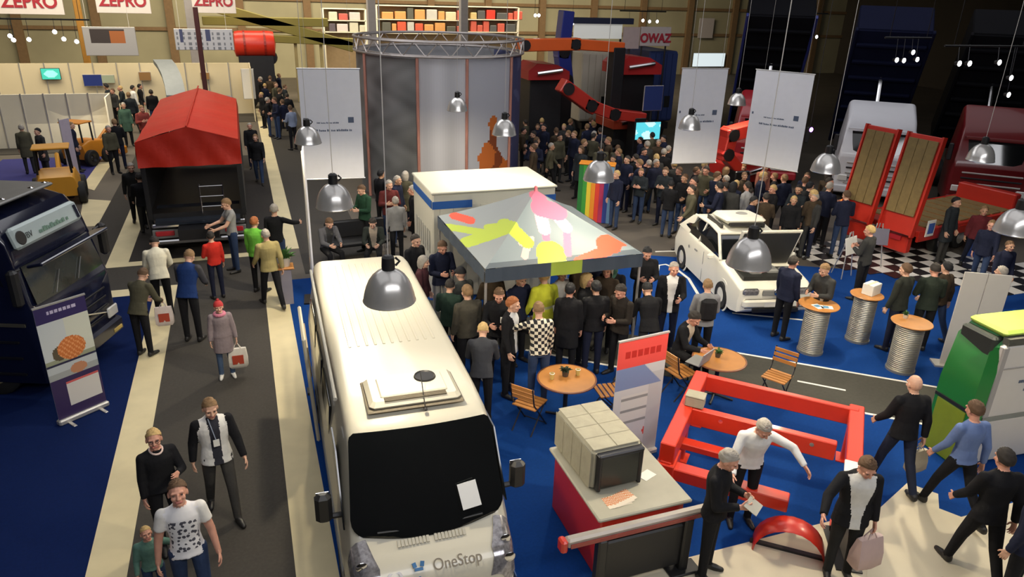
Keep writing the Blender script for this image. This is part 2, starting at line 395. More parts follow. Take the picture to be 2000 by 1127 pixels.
def hair_mesh(P_, style):
    if style in P_['hair']: return P_['hair'][style]
    hc, RH = P_['hc'], P_['RH']; vs = []; fs = []; n, m = 26, 16; rnd = random.Random(hash(style) & 255)
    long_ = style in ('long', 'bob')
    zmin = {'short': -.02, 'thin': .012, 'bob': -.10, 'long': -.17, 'cap': .035, 'hat': .0, 'hood': -.08}[style]
    grow = {'short': 1.09, 'thin': 1.045, 'bob': 1.17, 'long': 1.16, 'cap': 1.14, 'hat': 1.20, 'hood': 1.25}[style]
    for i in range(m + 1):
        t = i / m
        for k in range(n):
            a = 2 * PI * k / n; fr = max(0, -math.sin(a))                        # front = -Y
            bk = max(0, math.sin(a)); lim = PI * .50 * (1 - .1 * fr) if style in ('cap', 'hat') else PI * (.53 + .14 * bk ** .6 - .22 * fr ** .6)
            if long_: lim = PI * .68 * (1 - .52 * (fr ** .9))
            th = t * lim; r = grow * (1 + (rnd.random() - .5) * (.13 if style not in ('cap', 'hat') else .01))
            x = math.cos(a) * math.sin(th) * .077 * r; y = math.sin(a) * math.sin(th) * .096 * r + .014; z = math.cos(th) * .099 * r + .018
            if long_ and th > PI * .5 and fr < .4: z += (th - PI * .5) / (PI * .18) * (zmin + .02); x *= 1.06; y = y * 1.02
            vs.append(hc + RH @ Vector((x, y, z)) * 1.06)
    for i in range(m):
        for k in range(n):
            j = (k + 1) % n; fs.append((i * n + k, i * n + j, (i + 1) * n + j, (i + 1) * n + k))
    if style == 'cap':
        o = len(vs); row = []
        for k in range(9):
            a = PI + PI * (k + 1) / 10; 
            vs.append(hc + RH @ Vector((math.cos(a) * .084, math.sin(a) * .10 + .014, .055))); vs.append(hc + RH @ Vector((math.cos(a) * .085, math.sin(a) * .175 + .0, .035)))
        for k in range(8): fs.append((o + 2 * k, o + 2 * k + 2, o + 2 * k + 3, o + 2 * k + 1))
    if style == 'hat':
        o = len(vs); c = hc + RH @ Vector((0, .015, .15)); R0 = .035
        for k in range(8):
            for l in range(5):
                a = 2 * PI * k / 8; b = -PI / 2 + PI * (l + .5) / 5; vs.append(c + Vector((math.cos(a) * math.cos(b), math.sin(a) * math.cos(b), math.sin(b))) * R0)
        for k in range(8):
            for l in range(4): fs.append((o + k * 5 + l, o + ((k + 1) % 8) * 5 + l, o + ((k + 1) % 8) * 5 + l + 1, o + k * 5 + l + 1))
    me = bpy.data.meshes.new('hair'); me.from_pydata([tuple(v) for v in vs], [], fs); me.polygons.foreach_set('use_smooth', [True] * len(fs)); me.materials.append(None)
    bm = bmesh.new(); bm.from_mesh(me); bmesh.ops.remove_doubles(bm, verts=bm.verts, dist=1e-4); bmesh.ops.recalc_face_normals(bm, faces=bm.faces); bm.to_mesh(me); bm.free()
    P_['hair'][style] = me; return me
SKINS = [mat('skin_fair', (.62, .36, .25), .55, 0, .10, 20), mat('skin_rosy', (.60, .30, .21), .55, 0, .10, 20), mat('skin_tan', (.48, .27, .17), .55, 0, .10, 20)]
HAIRS = dict(brown=(.10, .055, .028), dark=(.022, .017, .014), blond=(.50, .34, .14), grey=(.34, .31, .27), white=(.62, .60, .56), ginger=(.30, .10, .03), red=(.45, .03, .03), green=(.03, .10, .07), black=(.008, .008, .01), lightbrown=(.22, .13, .06))
def col_mat(c):
    if isinstance(c, bpy.types.Material): return c
    return cloth('%02x%02x%02x' % tuple(int(255 * x) for x in c), c)
M_EYE = mat('eye', (.06, .045, .04), .3, 0, 0); M_LIP = mat('lip', (.48, .17, .14), .5, 0, 0); M_SHOE = mat('shoe_black', (.015, .014, .014), .5, 0, .1)
STANDING = []; OBSTACLES = [(9.4, 18.75, .6), (10.2, 12.2, .95), (10.5, 13.6, .95), (10.7, 14.6, .8), (6.0, 23.5, 2.65), (17.6, 14.6, 1.2), (16.6, 14.4, 1.1), (15.7, 14.2, 1.0), (18.8, 14.8, 1.2), (20, 15, 1.2), (19.4, 18.3, 1.3), (17.3, 21.2, 1.3)]
def person(pose, head_px, label, hgt=1.75, face=0.0, top=(.02, .02, .025), leg=(.02, .02, .03), under=(.7, .7, .7), slv=None, shoe=None, hair='brown', hs='short', skin=0, group=None, z0=0.0, ground=None):
    """head_px: where the crown of the head shows in the photograph; stands on the floor below it. face: heading in degrees, 0 looks towards -Y"""
    P_ = PEOPLE[pose]; k = hgt / 1.75; rz = math.radians(face)
    off = Matrix.Rotation(rz, 3, 'Z') @ (P_['top'] * k)
    if ground is None:
        p = at(head_px[0], head_px[1], P_['top'].z * k + z0); loc = (p[0] - off.x, p[1] - off.y, z0)
    else: loc = (ground[0], ground[1], z0)
    vx, vy = loc[0] / math.hypot(loc[0], loc[1]), loc[1] / math.hypot(loc[0], loc[1]); gap = .43 if P_['hi'] else .56
    for st in (0, .15, -.15, .3, -.3, .45, .6, -.45, .75, .9, 1.1, 1.3, 1.6, 2.0, 2.4):
        x, y = loc[0] + vx * st, loc[1] + vy * st
        if P_['hi'] and abs(st) > .5: break
        if all((x - a) ** 2 + (y - b) ** 2 > gap * gap for a, b in STANDING) and (P_['hi'] or all((x - a) ** 2 + (y - b) ** 2 > (r + .25) ** 2 for a, b, r in OBSTACLES)): loc = (x, y, loc[2]); break
    STANDING.append((loc[0], loc[1]))
    o = link('person', P_['me']); o.location = loc; o.rotation_euler = (0, 0, rz); o.scale = (k, k, k)
    tag(o, label, 'person', group)
    ms = [SKINS[skin], col_mat(top), col_mat(leg), shoe and col_mat(shoe) or M_SHOE, col_mat(under), col_mat(slv if slv is not None else top), M_EYE, M_LIP]
    for i, m in enumerate(ms): o.material_slots[i].link = 'OBJECT'; o.material_slots[i].material = m
    if hs:
        h = link('hat' if hs in ('cap', 'hat') else 'hair', hair_mesh(P_, hs), o); h.material_slots[0].link = 'OBJECT'
        h.material_slots[0].material = mat('hair_' + hair, HAIRS[hair], .8, 0, .35, 30, .15, 120)
    return o, P_, k, rz
def grip(res, i):
    """world position of a hand"""
    o, P_, k, rz = res; g = Matrix.Rotation(rz, 3, 'Z') @ (P_['grips'][i] * k); return Vector(o.location) + g
# ---------------------------------------------------------------- hall shell and floor
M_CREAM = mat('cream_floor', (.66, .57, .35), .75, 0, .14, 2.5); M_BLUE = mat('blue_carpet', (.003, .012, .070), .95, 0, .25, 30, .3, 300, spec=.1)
M_RUN = mat('grey_runner', (.058, .053, .047), .92, 0, .2, 25, .25, 300, spec=.15); M_ROAD = mat('road_carpet', (.062, .060, .050), .9, 0, .2, 18, spec=.2)
M_LINE = mat('white_line', (.78, .76, .70), .7, 0, .06); M_PALE = mat('pale_floor', (.64, .57, .42), .6, 0, .12, 1.6)
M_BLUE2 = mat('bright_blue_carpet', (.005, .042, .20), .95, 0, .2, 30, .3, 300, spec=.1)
fl = MB().box((12, 26, -.05), (90, 76, .1)).build('floor', mat('concrete_floor', (.10, .085, .068), .6, 0, .35, .8)); tag(fl, kind='structure')
def slab(name, poly, z1, m, z0=0.0): return MB().prism(poly, z0, z1, ).build(name, m, fl)
def rect(x0, y0, x1, y1): return [(x0, y0), (x1, y0), (x1, y1), (x0, y1)]
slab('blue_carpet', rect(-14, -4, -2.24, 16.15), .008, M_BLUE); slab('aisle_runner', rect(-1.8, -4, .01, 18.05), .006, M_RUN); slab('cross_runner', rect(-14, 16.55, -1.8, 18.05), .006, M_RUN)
slab('cream_strip', rect(-2.24, -4, -1.80, 16.55), .010, M_CREAM); slab('cream_strip', rect(-14, 16.15, -2.24, 16.55), .010, M_CREAM); slab('cream_strip', rect(.01, -4, .48, 16.2), .010, M_CREAM)
slab('cream_strip', rect(-3.45, 18.05, .6, 18.35), .010, M_CREAM); slab('cream_strip', rect(-3.45, 18.35, -2.98, 23.5), .010, M_CREAM); slab('cream_strip', rect(.55, 18.35, .95, 42), .010, M_CREAM)
slab('dark_stand_carpet', rect(-2.98, 18.35, .55, 30), .006, mat('dark_carpet', (.022, .018, .016), .9, 0, .2)); slab('far_runner', rect(.95, 16.5, 2.6, 42), .006, M_RUN)
slab('side_runner', rect(-4.1, 18.35, -3.45, 40), .006, M_RUN); 
slab('cream_strip', [(-4.55, 21.6), (-4.1, 21.6), (-4.1, 24.2), (-4.9, 24.6)], .010, M_CREAM); slab('cream_strip', [(-5.2, 26.2), (-4.75, 25.6), (-4.75, 32), (-5.2, 32)], .010, M_CREAM)
slab('blue_carpet', rect(-8.5, 24.8, -5.2, 31), .007, mat('violet_carpet', (.03, .03, .18), .95))
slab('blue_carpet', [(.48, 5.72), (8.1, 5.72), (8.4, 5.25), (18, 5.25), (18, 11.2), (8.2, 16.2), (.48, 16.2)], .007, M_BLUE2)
slab('pale_floor', rect(.48, -4, 18, 5.25), .006, M_PALE); slab('pale_floor', [(.48, 5.25), (8.4, 5.25), (8.1, 5.72), (.48, 5.72)], .006, M_PALE)
mat_poly = [at(*p)[:2] for p in ((1772, 944), (1832, 966), (1842, 1127), (1690, 1160), (1700, 1010))]
slab('pale_mat', mat_poly, .012, M_PALE)
rd = (.777, -.629); nrm = (.629, .777)
def along(p, t): return (p[0] + rd[0] * t, p[1] + rd[1] * t)
L0 = (5.0, 11.02); U0 = (8.38, 10.14)
lo0, lo1 = along(L0, -3.2), along(L0, 8.6); up0, up1 = along(U0, -6.6), along(U0, 6.2)
slab('road_surface', [lo0, lo1, up1, up0], .011, M_ROAD)
def line(p, q, wd=.055, name='road_line', m=None, z=.014):
    d = Vector((q[0] - p[0], q[1] - p[1])); n = Vector((-d.y, d.x)).normalized() * wd / 2
    return slab(name, [(p[0] - n.x, p[1] - n.y), (q[0] - n.x, q[1] - n.y), (q[0] + n.x, q[1] + n.y), (p[0] + n.x, p[1] + n.y)], z, m or M_LINE)
line(along(L0, -.6), along(L0, 1.55)); line(along(L0, 5.3), lo1); line(along(U0, -.35), up1); line((8.76, 8.9), (9.36, 8.38), .05)
line((10.3, 7.6), (10.9, 7.1), .05)
def curve_line(pts, wd=.07):
    mb = MB(); P_ = [Vector((p[0], p[1], 0)) for p in pts]; row = []
    for i, p in enumerate(P_):
        t = (P_[min(i + 1, len(P_) - 1)] - P_[max(i - 1, 0)]).normalized(); n = Vector((-t.y, t.x, 0)) * wd / 2; row.append([p - n + Vector((0, 0, .013)), p + n + Vector((0, 0, .013)), p + n, p - n])
    mb.loft(row); return mb.build('road_line', M_LINE, fl)
curve_line([at(*p) for p in ((1282, 545), (1286, 519), (1300, 517), (1318, 524), (1345, 545), (1366, 580), (1378, 606), (1400, 612))]); curve_line([at(*p) for p in ((1280, 492), (1320, 491), (1345, 489))], .05)
curve_line([at(*p) for p in ((1290, 640), (1300, 600), (1330, 575))], .05); line(at(1430, 612)[:2], at(1590, 628)[:2], .05)
# chequered tiles by the red trailer
Mb, Mw = mat('tile_black', (.012, .012, .013), .35, 0, .1), mat('tile_white', (.72, .70, .66), .4, 0, .08)
tb = MB().box((0, 0, .006), (.385, .385, .012)).mesh('floor_tile', Mb); tw = MB().box((0, 0, .006), (.385, .385, .012)).mesh('floor_tile', Mw)
for i in range(15):
    for j in range(11):
        x, y = 13.6 + i * .4, 11.0 + j * .4
        if 27.0 < x + y < 31.2:
            t = link('floor_tile', tb if (i + j) % 2 else tw, fl); t.location = (x, y, .008)
# perimeter walls (dim, far behind the stands)
M_WALL = mat('hall_wall', (.34, .305, .19), .85, 0, .3, .35); M_WD = mat('hall_wall_dark', (.045, .035, .025), .9, 0, .3, .4)
for n, c, d, m in (('wall_back', (12, 56, 6), (90, .3, 12), M_WALL), ('wall_left', (-24, 26, 6), (.3, 60, 12), M_WALL), ('wall_right', (52, 26, 6), (.3, 60, 12), M_WD), ('wall_front', (12, -6, 6), (90, .3, 12), M_WD)):
    tag(MB().box(c, d).build(n, m), kind='structure')
wb = bpy.data.objects['wall_back']
for i in range(18): MB().box((-26 + i * 4.4, 55.7, 6), (.5, .3, 12)).build('wall_post', mat('wall_post', (.20, .12, .055), .8, 0, .2), wb)
for z in (3.2, 5.2): MB().box((12, 55.75, z), (88, .14, .22)).build('wall_rail', mat('wall_post', (.10, .065, .03)), wb)
tag(MB().box((12, 26, 12.1), (90, 64, .2)).build('ceiling', mat('ceiling', (.05, .045, .04), .9)), kind='structure')
# ---------------------------------------------------------------- hanging bell lamps on their regular grid
M_ALU = mat('brushed_aluminium', (.66, .64, .61), .26, .6, .08, 14); M_BLK = mat('black_plastic', (.012, .012, .013), .45, 0, .1); M_LAMPIN = mat('lamp_inner', (.85, .83, .78), .5, 0, 0)
M_BULB = mat('bulb', (1, .93, .80), .5, 0, 0, emit=14); M_CORD = mat('cord', (.55, .52, .48), .6, 0, 0)
prof_o = [(.252, 0), (.258, .010), (.250, .030), (.240, .085), (.222, .150), (.196, .210), (.160, .262), (.118, .300), (.075, .322), (.055, .330)]
def make_lamp():
    t = thing('pendant_lamp', '-', 'lamp', group='bell lamps hanging in rows over the stands')
    MB().lathe(prof_o, 32).build('shade', M_ALU, t, 40)
    MB().lathe([(r - .006, z + .002) for r, z in prof_o], 32).build('inner_reflector', M_LAMPIN, t, 40)
    MB().lathe([(.0, .32), (.062, .32), (.066, .36), (.060, .45), (.035, .47), (0, .47)], 16).build('housing', M_BLK, t, 30)
    MB().lathe([(0, .13), (.04, .14), (.06, .18), (.05, .24), (.02, .29)], 12).build('bulb', M_BULB, t, 50)
    MB().tube([(0, 0, .47), (0, 0, 8.55)], .005, 5).build('cord', M_CORD, t)
    MB().tube([(.07, 0, .36), (.11, 0, .40), (.07, 0, .44)], .012, 6).build('hook', M_BLK, t)
    return t
LAMP_W = 118
LX = {1.1: 'over the white van', 5.2: 'over the centre stands', 9.6: 'right of centre', 13.4: 'over the far right stands'}
lamps = [(1.14, 6.50, 'large steel bell lamp hanging in front of the white van roof'), (1.03, 9.90, 'steel bell lamp hanging just behind the white van roof'),
         (1.08, 14.4, 'steel bell lamp hanging at the left edge of the nearest white hanging banner'), (5.25, 6.41, 'steel bell lamp hanging in front of the open white car'), (5.33, 10.48, 'steel bell lamp hanging before the rainbow striped display'),
         (5.10, 14.54, 'steel bell lamp hanging above the printed tent, before the dark part of the round screen'), (4.99, 17.81, 'small steel bell lamp before the white part of the round screen'), (9.63, 10.13, 'steel bell lamp left of the red trailer ramps'),
         (9.55, 14.42, 'steel bell lamp before the middle white hanging banner'), (13.13, 17.63, 'small steel bell lamp between the two right hanging banners'), (13.48, 10.21, 'steel bell lamp before the dark red truck cab'), (9.61, 6.52, 'steel bell lamp at the right picture edge beside the red trailer'), ]
lp = make_lamp()
for i, (x, y, lab) in enumerate(lamps):
    o = lp if i == 0 else dup(lp)
    o.location = (x, y, 3.46); o['label'] = lab
    l = bpy.data.lights.new('lamp_light', 'POINT'); l.energy = LAMP_W; l.color = (1, .87, .64); l.shadow_soft_size = .05
    lo = bpy.data.objects.new('lamp_light', l); COL.objects.link(lo); lo.parent = o; lo.location = (0, 0, .08)
# ---------------------------------------------------------------- hanging white banners
M_BAN = mat('banner_white', (.86, .86, .90), .7, 0, .04); M_INK = mat('ink_grey', (.10, .13, .20), .6, 0, 0); M_STEELD = mat('dark_steel', (.05, .05, .055), .4, .8, .1)
def banner(p, q, lab):
    a = Vector((p[0], p[1], 0)); b = Vector((q[0], q[1], 0)); c = (a + b) / 2; wd = (b - a).length; rz = math.atan2(b.y - a.y, b.x - a.x)
    t = thing('hanging_banner', lab, 'banner', (c.x, c.y, 2.0), rz, 'white banners hanging from the roof')
    MB().box((0, 0, 1.26), (wd, .012, 2.52)).build('banner_sheet', M_BAN, t)
    for z in (0, 2.52): MB().tube([(-wd / 2 - .02, 0, z), (wd / 2 + .02, 0, z)], .016, 8).build('banner_rod', M_ALU, t)
    for s in (-.35, .35): MB().tube([(s * wd, 0, 2.52), (s * wd, 0, 10.0)], .003, 4).build('hanging_wire', M_CORD, t)
    scribble(wd * .62, .05, (.0, -.009, 1.12), M_INK, t); scribble(wd * .35, .035, (-.1, -.009, 1.30), M_INK, t)
    MB().box((wd * .32, -.009, 1.38), (.13, .006, .13)).build('logo_mark', M_INK, t); MB().box((-.45 * wd, -.009, 1.4), (.04, .006, .06)).build('logo_mark', M_INK, t)
    return t
banner((1.2, 17.5), (2.55, 17.35), 'tall white hanging banner left of the round printed screen')
banner((10.89, 17.1), (12.2, 16.95), 'white hanging banner between the round screen and the tipper trucks, square to view')
banner((12.95, 16.75), (13.75, 15.45), 'white hanging banner turned edgewise beside the raised black tipper bodies')
# ---------------------------------------------------------------- white camper van
M_VAN = mat('van_white', (.58, .545, .44), .36, 0, .03, 3, coat=.5); M_GLASS = mat('dark_glass', (.006, .007, .008), .06, 0, 0, spec=.8); M_GREYP = mat('grey_plastic', (.22, .22, .21), .6, 0, .1)
M_CHROME = mat('chrome', (.75, .75, .77), .14, 1.0, .05); M_HEADL = mat('headlamp_glass', (.28, .27, .29), .12, .5, .9, 28); M_WOOD = mat('pale_wood', (.50, .33, .15), .6, 0, .3, 12)
def van():
    t = thing('camper_van', 'large white van with roof air conditioner and dark windscreen beside the aisle', 'van', (1.36, 5.42, 0), math.radians(-1.6))
    S_ = [(0.0, .62, .60, .32, .62, .08), (.04, .74, .70, .26, .80, .10), (.12, .80, .78, .24, .92, .12), (.30, .86, .82, .24, 1.03, .13), (.50, .89, .83, .24, 1.13, .13), (.56, .89, .82, .24, 1.22, .13),
          (.70, .90, .79, .24, 1.60, .14), (.90, .90, .76, .24, 2.00, .15), (.98, .90, .76, .24, 2.10, .16), (1.15, .90, .76, .24, 2.17, .15), (1.6, .90, .76, .24, 2.20, .14), (3.5, .90, .76, .24, 2.20, .14), (5.6, .90, .76, .24, 2.20, .14), (5.85, .89, .75, .26, 2.18, .15), (5.92, .85, .70, .30, 2.05, .18)]
    MB().loft([ring_sec(y, a, b, z0, z1, r, 5) for (y, a, b, z0, z1, r) in S_]).build('body_shell', M_VAN, t, 38)
    # windscreen with rounded corners, set proud of the shell
    rows = []
    for q in [0, .015, .04, .08, .13, .2, .35, .5, .7, .85, .93, .97, 1.0]:
        z = 1.13 + q * (2.085 - 1.13); y = .50 + q * (.965 - .50); hw = .815 - .075 * q
        if q < .2: hw -= .20 * (1 - math.sqrt(max(0, 1 - (1 - q / .2) ** 2)))
        if q > .93: hw -= .05 * (1 - math.sqrt(max(0, 1 - ((q - .93) / .07) ** 2)))
        row = []
        for k in range(17):
            u = -1 + k / 8; bow = .07 * (1 - u * u); row.append((u * hw, y - .024 - bow * (1 - q * .4), z + .012 - .05 * (1 - u * u) * (1 - q) ** 2))
        rows.append(row)
    MB().loft(rows, cap=False, closed=False).build('windscreen', M_GLASS, t, 60)
    MB().box((.42, .52, 1.42), (.20, .008, .27), (math.radians(-29), math.radians(-9), 0)).build('paper_sheet', mat('paper', (.85, .85, .83), .7, 0, 0), t)
    for s in (-1, 1): MB().tube([(s * .1, .47, 1.15), (s * .55, .46, 1.20)], .010, 6).build('wiper', M_BLK, t)
    # bonnet seam, scuttle vents, headlamps
    for x in (-.20, .18):
        v = MB()
        for k in range(9): v.box((x - .15 + k * .037, .375, 1.085), (.028, .07, .012), (math.radians(28), 0, 0))
        v.build('bonnet_vent', mat('vent_grey', (.42, .40, .34), .6, 0, 0), t)
    for s in (-1, 1):
        h = []
        for y in (.03, .06, .12, .20, .30, .40, .48):
            k = max(i for i in range(len(S_)) if S_[i][0] <= y); A, B_ = S_[k], S_[k + 1]; f = (y - A[0]) / (B_[0] - A[0]); a_, b_, z0, z1, r = [A[i] + (B_[i] - A[i]) * f for i in range(1, 6)]
            sh = .10 - .07 * abs(y - .2) / .28; row = [(s * (b_ - r - sh), y - .01, z1 + .012)]
            for a in (90, 60, 30, 0): a = math.radians(a); row.append((s * (b_ - r + (r + .014) * math.cos(a)), y - .008, z1 - r + (r + .014) * math.sin(a)))
            row.append((s * (b_ + .03), y - .008, z1 - r - .10)); h.append(row)
        ho = MB().loft(h, cap=False, closed=False).build('headlamp', M_HEADL, t, 40)
        for (y, z) in ((.10, .90), (.26, 1.0)): MB().lathe([(0, -.02), (.045, -.015), (.06, .0)], 14, (s * .74, y - .02, z), axis='y').build('reflector', M_CHROME, ho, 40)
    MB().box((0, -.012, .66), (1.05, .02, .10), bev=.01).build('grille', M_BLK, t); MB().box((0, .0, .40), (1.5, .10, .22), bev=.05).build('bumper', M_GREYP, t); MB().box((0, -.052, .42), (.52, .012, .11)).build('number_plate', M_LINE, t)
    lettering('OneStop', .165, (.20, .128, .948), (math.radians(41), 0, 0), mat('brown_ink', (.20, .17, .13), .6, 0, 0), t, sx=.85)
    lg = MB(); lg.box((-.20, .115, .955), (.085, .03, .012), (math.radians(41), 0, 0)); lg.box((-.24, .145, .985), (.04, .05, .012), (math.radians(41), 0, .3)); lg.box((-.16, .15, .985), (.04, .05, .012), (math.radians(41), 0, -.3)); lg.box((-.20, .06, .90), (.02, .02, .012), (math.radians(41), 0, 0)); lg.build('logo_mark', mat('logo_blue', (.02, .12, .30), .5, 0, 0), t)
    MB().lathe([(.045, 0), (.07, .004), (.075, 0)], 16, (-.44, .10, .935)).build('badge', mat('badge_grey', (.45, .45, .50), .5, 0, 0), t)
    for s in (-1, 1):
        m = MB().box((s * 1.04, .80, 1.36), (.17, .13, .34), bev=.04).build('mirror', M_BLK, t, 30); MB().tube([(s * .86, .82, 1.22), (s * 1.02, .80, 1.24)], .03, 6).build('mirror_arm', M_BLK, m); MB().box((s * 1.04, .87, 1.36), (.13, .012, .27)).build('mirror_glass', M_CHROME, m)
        MB().prism([(.62, 1.18), (1.58, 1.14), (1.58, 1.80), (1.12, 1.80)], -.008, .008, M=Matrix(((0, 0, s, s * .862), (1, 0, 0, 0), (0, 1, 0, 0), (0, 0, 0, 1))) @ Matrix.Rotation(0, 4, 'X')).build('cab_window', M_GLASS, t)
        for (a, b) in ((2.1, 3.1), (3.3, 4.2), (4.4, 5.4)): MB().box((s * .850, (a + b) / 2, 1.52), (.03, b - a, .46), (0, math.radians(s * -4), 0), bev=.012).build('side_window', M_GLASS, t)
        for y in (.95, 4.6): wheel(t, s * .80, y, .34, .22, M_CHROME, s)
        MB().box((s * .905, 2.9, .62), (.015, 4.6, .10)).build('side_trim', M_GREYP, t); MB().box((s * .90, 3.0, .35), (.012, 5.4, .10)).build('sill_stripe', mat('sill_blue', (.02, .06, .20), .5), t)
    d = MB().box((-.995, 4.1, 1.15), (.05, 1.15, 1.62), (0, math.radians(-3), 0), bev=.02).build('sliding_door', M_VAN, t); MB().box((-1.0, 4.1, 1.52), (.055, .8, .45), (0, math.radians(-3), 0)).build('door_window', mat('tinted_window', (.30, .24, .15), .2), d); MB().box((-1.03, 3.65, 1.1), (.03, .16, .04)).build('door_handle', M_BLK, d)
    MB().tube([(-.80, 1.6, 2.13), (-.80, 5.6, 2.13)], .022, 8).build('roof_gutter', M_GREYP, t)
    for k in range(11): MB().box((-.52 + k * .104, 4.1, 2.203), (.035, 2.9, .012), bev=.005).build('roof_rib', M_VAN, t)
    # roof air conditioner with vents, fan and aerial
    a = MB().box((0, 1.42, 2.245), (.98, .62, .10), bev=.045).build('air_conditioner', M_VAN, t, 30)
    MB().box((0, 1.42, 2.205), (1.03, .67, .025), bev=.012).build('gasket', mat('gasket', (.20, .17, .12), .8, 0, 0), a)
    MB().box((0, 1.42, 2.300), (.72, .40, .03), bev=.012).build('unit_cover', M_VAN, a)
    MB().lathe([(0, 2.322), (.10, 2.322), (.115, 2.335), (.125, 2.31)], 20, (.17, 1.52, 0)).build('fan_opening', M_BLK, a, 30)
    for k in range(5): MB().box((.0, 1.135 + k * .016, 2.298), (.66, .006, .02)).build('vent_slat', mat('gasket', (.2, .17, .12)), a)
    MB().tube([(.08, 1.06, 2.20), (.08, 1.30, 2.52)], .005, 5).build('aerial', M_BLK, t)
    MB().box((.08, 1.05, 2.195), (.04, .05, .03), bev=.01).build('aerial_base', M_BLK, t)
    return t
van()
# ---------------------------------------------------------------- dark blue lorry on the left
M_NAVY = mat('navy_paint', (.006, .008, .026), .18, 0, .1, 3, coat=.6); M_LGT = mat('lamp_lens', (.8, .8, .78), .15, .3, 0); M_SIGN = mat('sign_face', (.52, .60, .58), .5, 0, .05)
def lorry():
    t = thing('lorry', 'dark navy blue lorry with a pale sign over its windscreen', 'truck', (-2.95, 12.95, 0), math.radians(69))
    W_ = 1.06
    S_ = [(0.0, .92, .94, .30, 1.42, .06), (.03, 1.0, 1.0, .26, 1.50, .08), (.10, W_, 1.03, .26, 1.60, .08), (.22, W_, 1.0, .26, 2.25, .12), (.30, W_, .98, .26, 2.62, .14), (.46, W_, .97, .26, 2.86, .16), (1.0, W_, .96, .26, 3.02, .16), (1.95, W_, .96, .26, 3.05, .16), (2.05, 1.0, .94, .30, 3.0, .16)]
    MB().loft([ring_sec(y, a, b, z0, z1, r, 5, .0) for (y, a, b, z0, z1, r) in S_]).build('cab_shell', M_NAVY, t, 38)
    MB().loft([[(x * (.93 - .05 * q), .055 + .16 * q - .03 * (1 - x * x) - .02, 1.58 + q * .60) for x in [-1 + k / 6 for k in range(13)]] for q in (0, .5, 1)], cap=False, closed=False).build('windscreen', mat('cab_glass', (.030, .034, .030), .10, 0, .5, 3, spec=.8), t, 60)
    MB().box((0, -.05, 2.22), (1.86, .26, .05), (math.radians(-12), 0, 0), bev=.015).build('sun_visor', M_NAVY, t)
    sg = MB().box((-.10, .20, 2.62), (1.66, .12, .34), (math.radians(-16), 0, 0), bev=.04).build('roof_sign', M_SIGN, t)
    R_ = (math.radians(74), 0, 0)
    lettering('BV', .13, (-.62, .125, 2.62), R_, mat('sign_ink', (.03, .04, .04), .5, 0, 0), sg); scribble(.75, .085, (-.02, .108, 2.57), mat('sign_green', (.18, .30, .22), .6, 0, 0), sg, (math.radians(-16), 0, 0), 4)
    MB().lathe([(0, -.004), (.10, -.003), (.11, .004)], 18, axis='y').build('sign_badge', M_BLK, sg, loc=(-.80, .132, 2.625), rot=(math.radians(-16), 0, 0)); MB().box((.62, .128, 2.63), (.06, .012, .22), (math.radians(-16), 0, 0)).build('sign_badge', M_NAVY, sg)
    for k in range(4): MB().box((0, -.012, .72 + k * .16), (1.5, .03, .035), bev=.01).build('grille_bar', mat('grille_dark', (.02, .02, .022), .3, .5), t)
    MB().tube([(-.75, -.03, 1.36), (-.2, -.03, 1.05), (.75, -.03, .72)], .014, 6).build('grille_badge_bar', M_CHROME, t)
    MB().box((0, -.02, .42), (2.0, .16, .30), bev=.05).build('bumper', M_NAVY, t)
    for s in (-1, 1):
        MB().box((s * .80, -.045, .72), (.30, .05, .20), bev=.02).build('headlamp', M_LGT, t); MB().box((s * .78, -.10, .38), (.26, .03, .07), bev=.01).build('fog_lamp', mat('fog_lens', (.62, .45, .12), .3), t)
        m = MB().box((s * 1.20, .12, 1.95), (.16, .14, .58), bev=.04).build('mirror', M_BLK, t, 30); MB().tube([(s * 1.0, .14, 2.18), (s * 1.2, .12, 2.2)], .02, 6).build('mirror_arm', M_BLK, m)
        MB().prism([(.32, 1.55), (1.30, 1.50), (1.30, 2.20), (.50, 2.20)], 0, .012, M=Matrix(((0, 0, s, s * 1.02), (1, 0, 0, 0), (0, 1, 0, 0), (0, 0, 0, 1)))).build('side_window', M_GLASS, t)
        for k in range(3): MB().box((s * 1.03, .62, .42 + k * .28), (.10, .5, .035)).build('step', M_STEELD, t)
        wheel(t, s * .90, .95, .46, .30, M_CHROME, s); wheel(t, s * .90, 4.4, .46, .32, M_STEELD, s); wheel(t, s * .90, 5.6, .46, .32, M_STEELD, s)
        MB().box((s * 1.075, 1.05, 1.28), (.02, 1.7, .05)).build('side_molding', mat('molding', (.16, .15, .11), .35, .5), t); MB().box((s * 1.0, 2.5, .55), (.12, 1.5, .5), bev=.05).build('side_skirt', M_NAVY, t)
    MB().box((0, 4.6, .75), (.9, 5.2, .3)).build('chassis', M_STEELD, t)
    MB().box((0, 1.2, 3.06), (1.5, 1.4, .05), bev=.02).build('roof_hatch', mat('roof_grey', (.20, .19, .17), .4), t)
    for s in (-.7, -.35, .35, .7): MB().lathe([(0, 0), (.06, .01), (.07, .06), (.0, .08)], 12, (s, .62, 3.02), axis='z').build('roof_lamp', M_CHROME, t, 40)
    for x in (-.5, .1): MB().tube([(x, -.01, 1.62), (x + .30, .07, 1.90)], .008, 5).build('wiper', M_CHROME, t)
    return t
lorry()
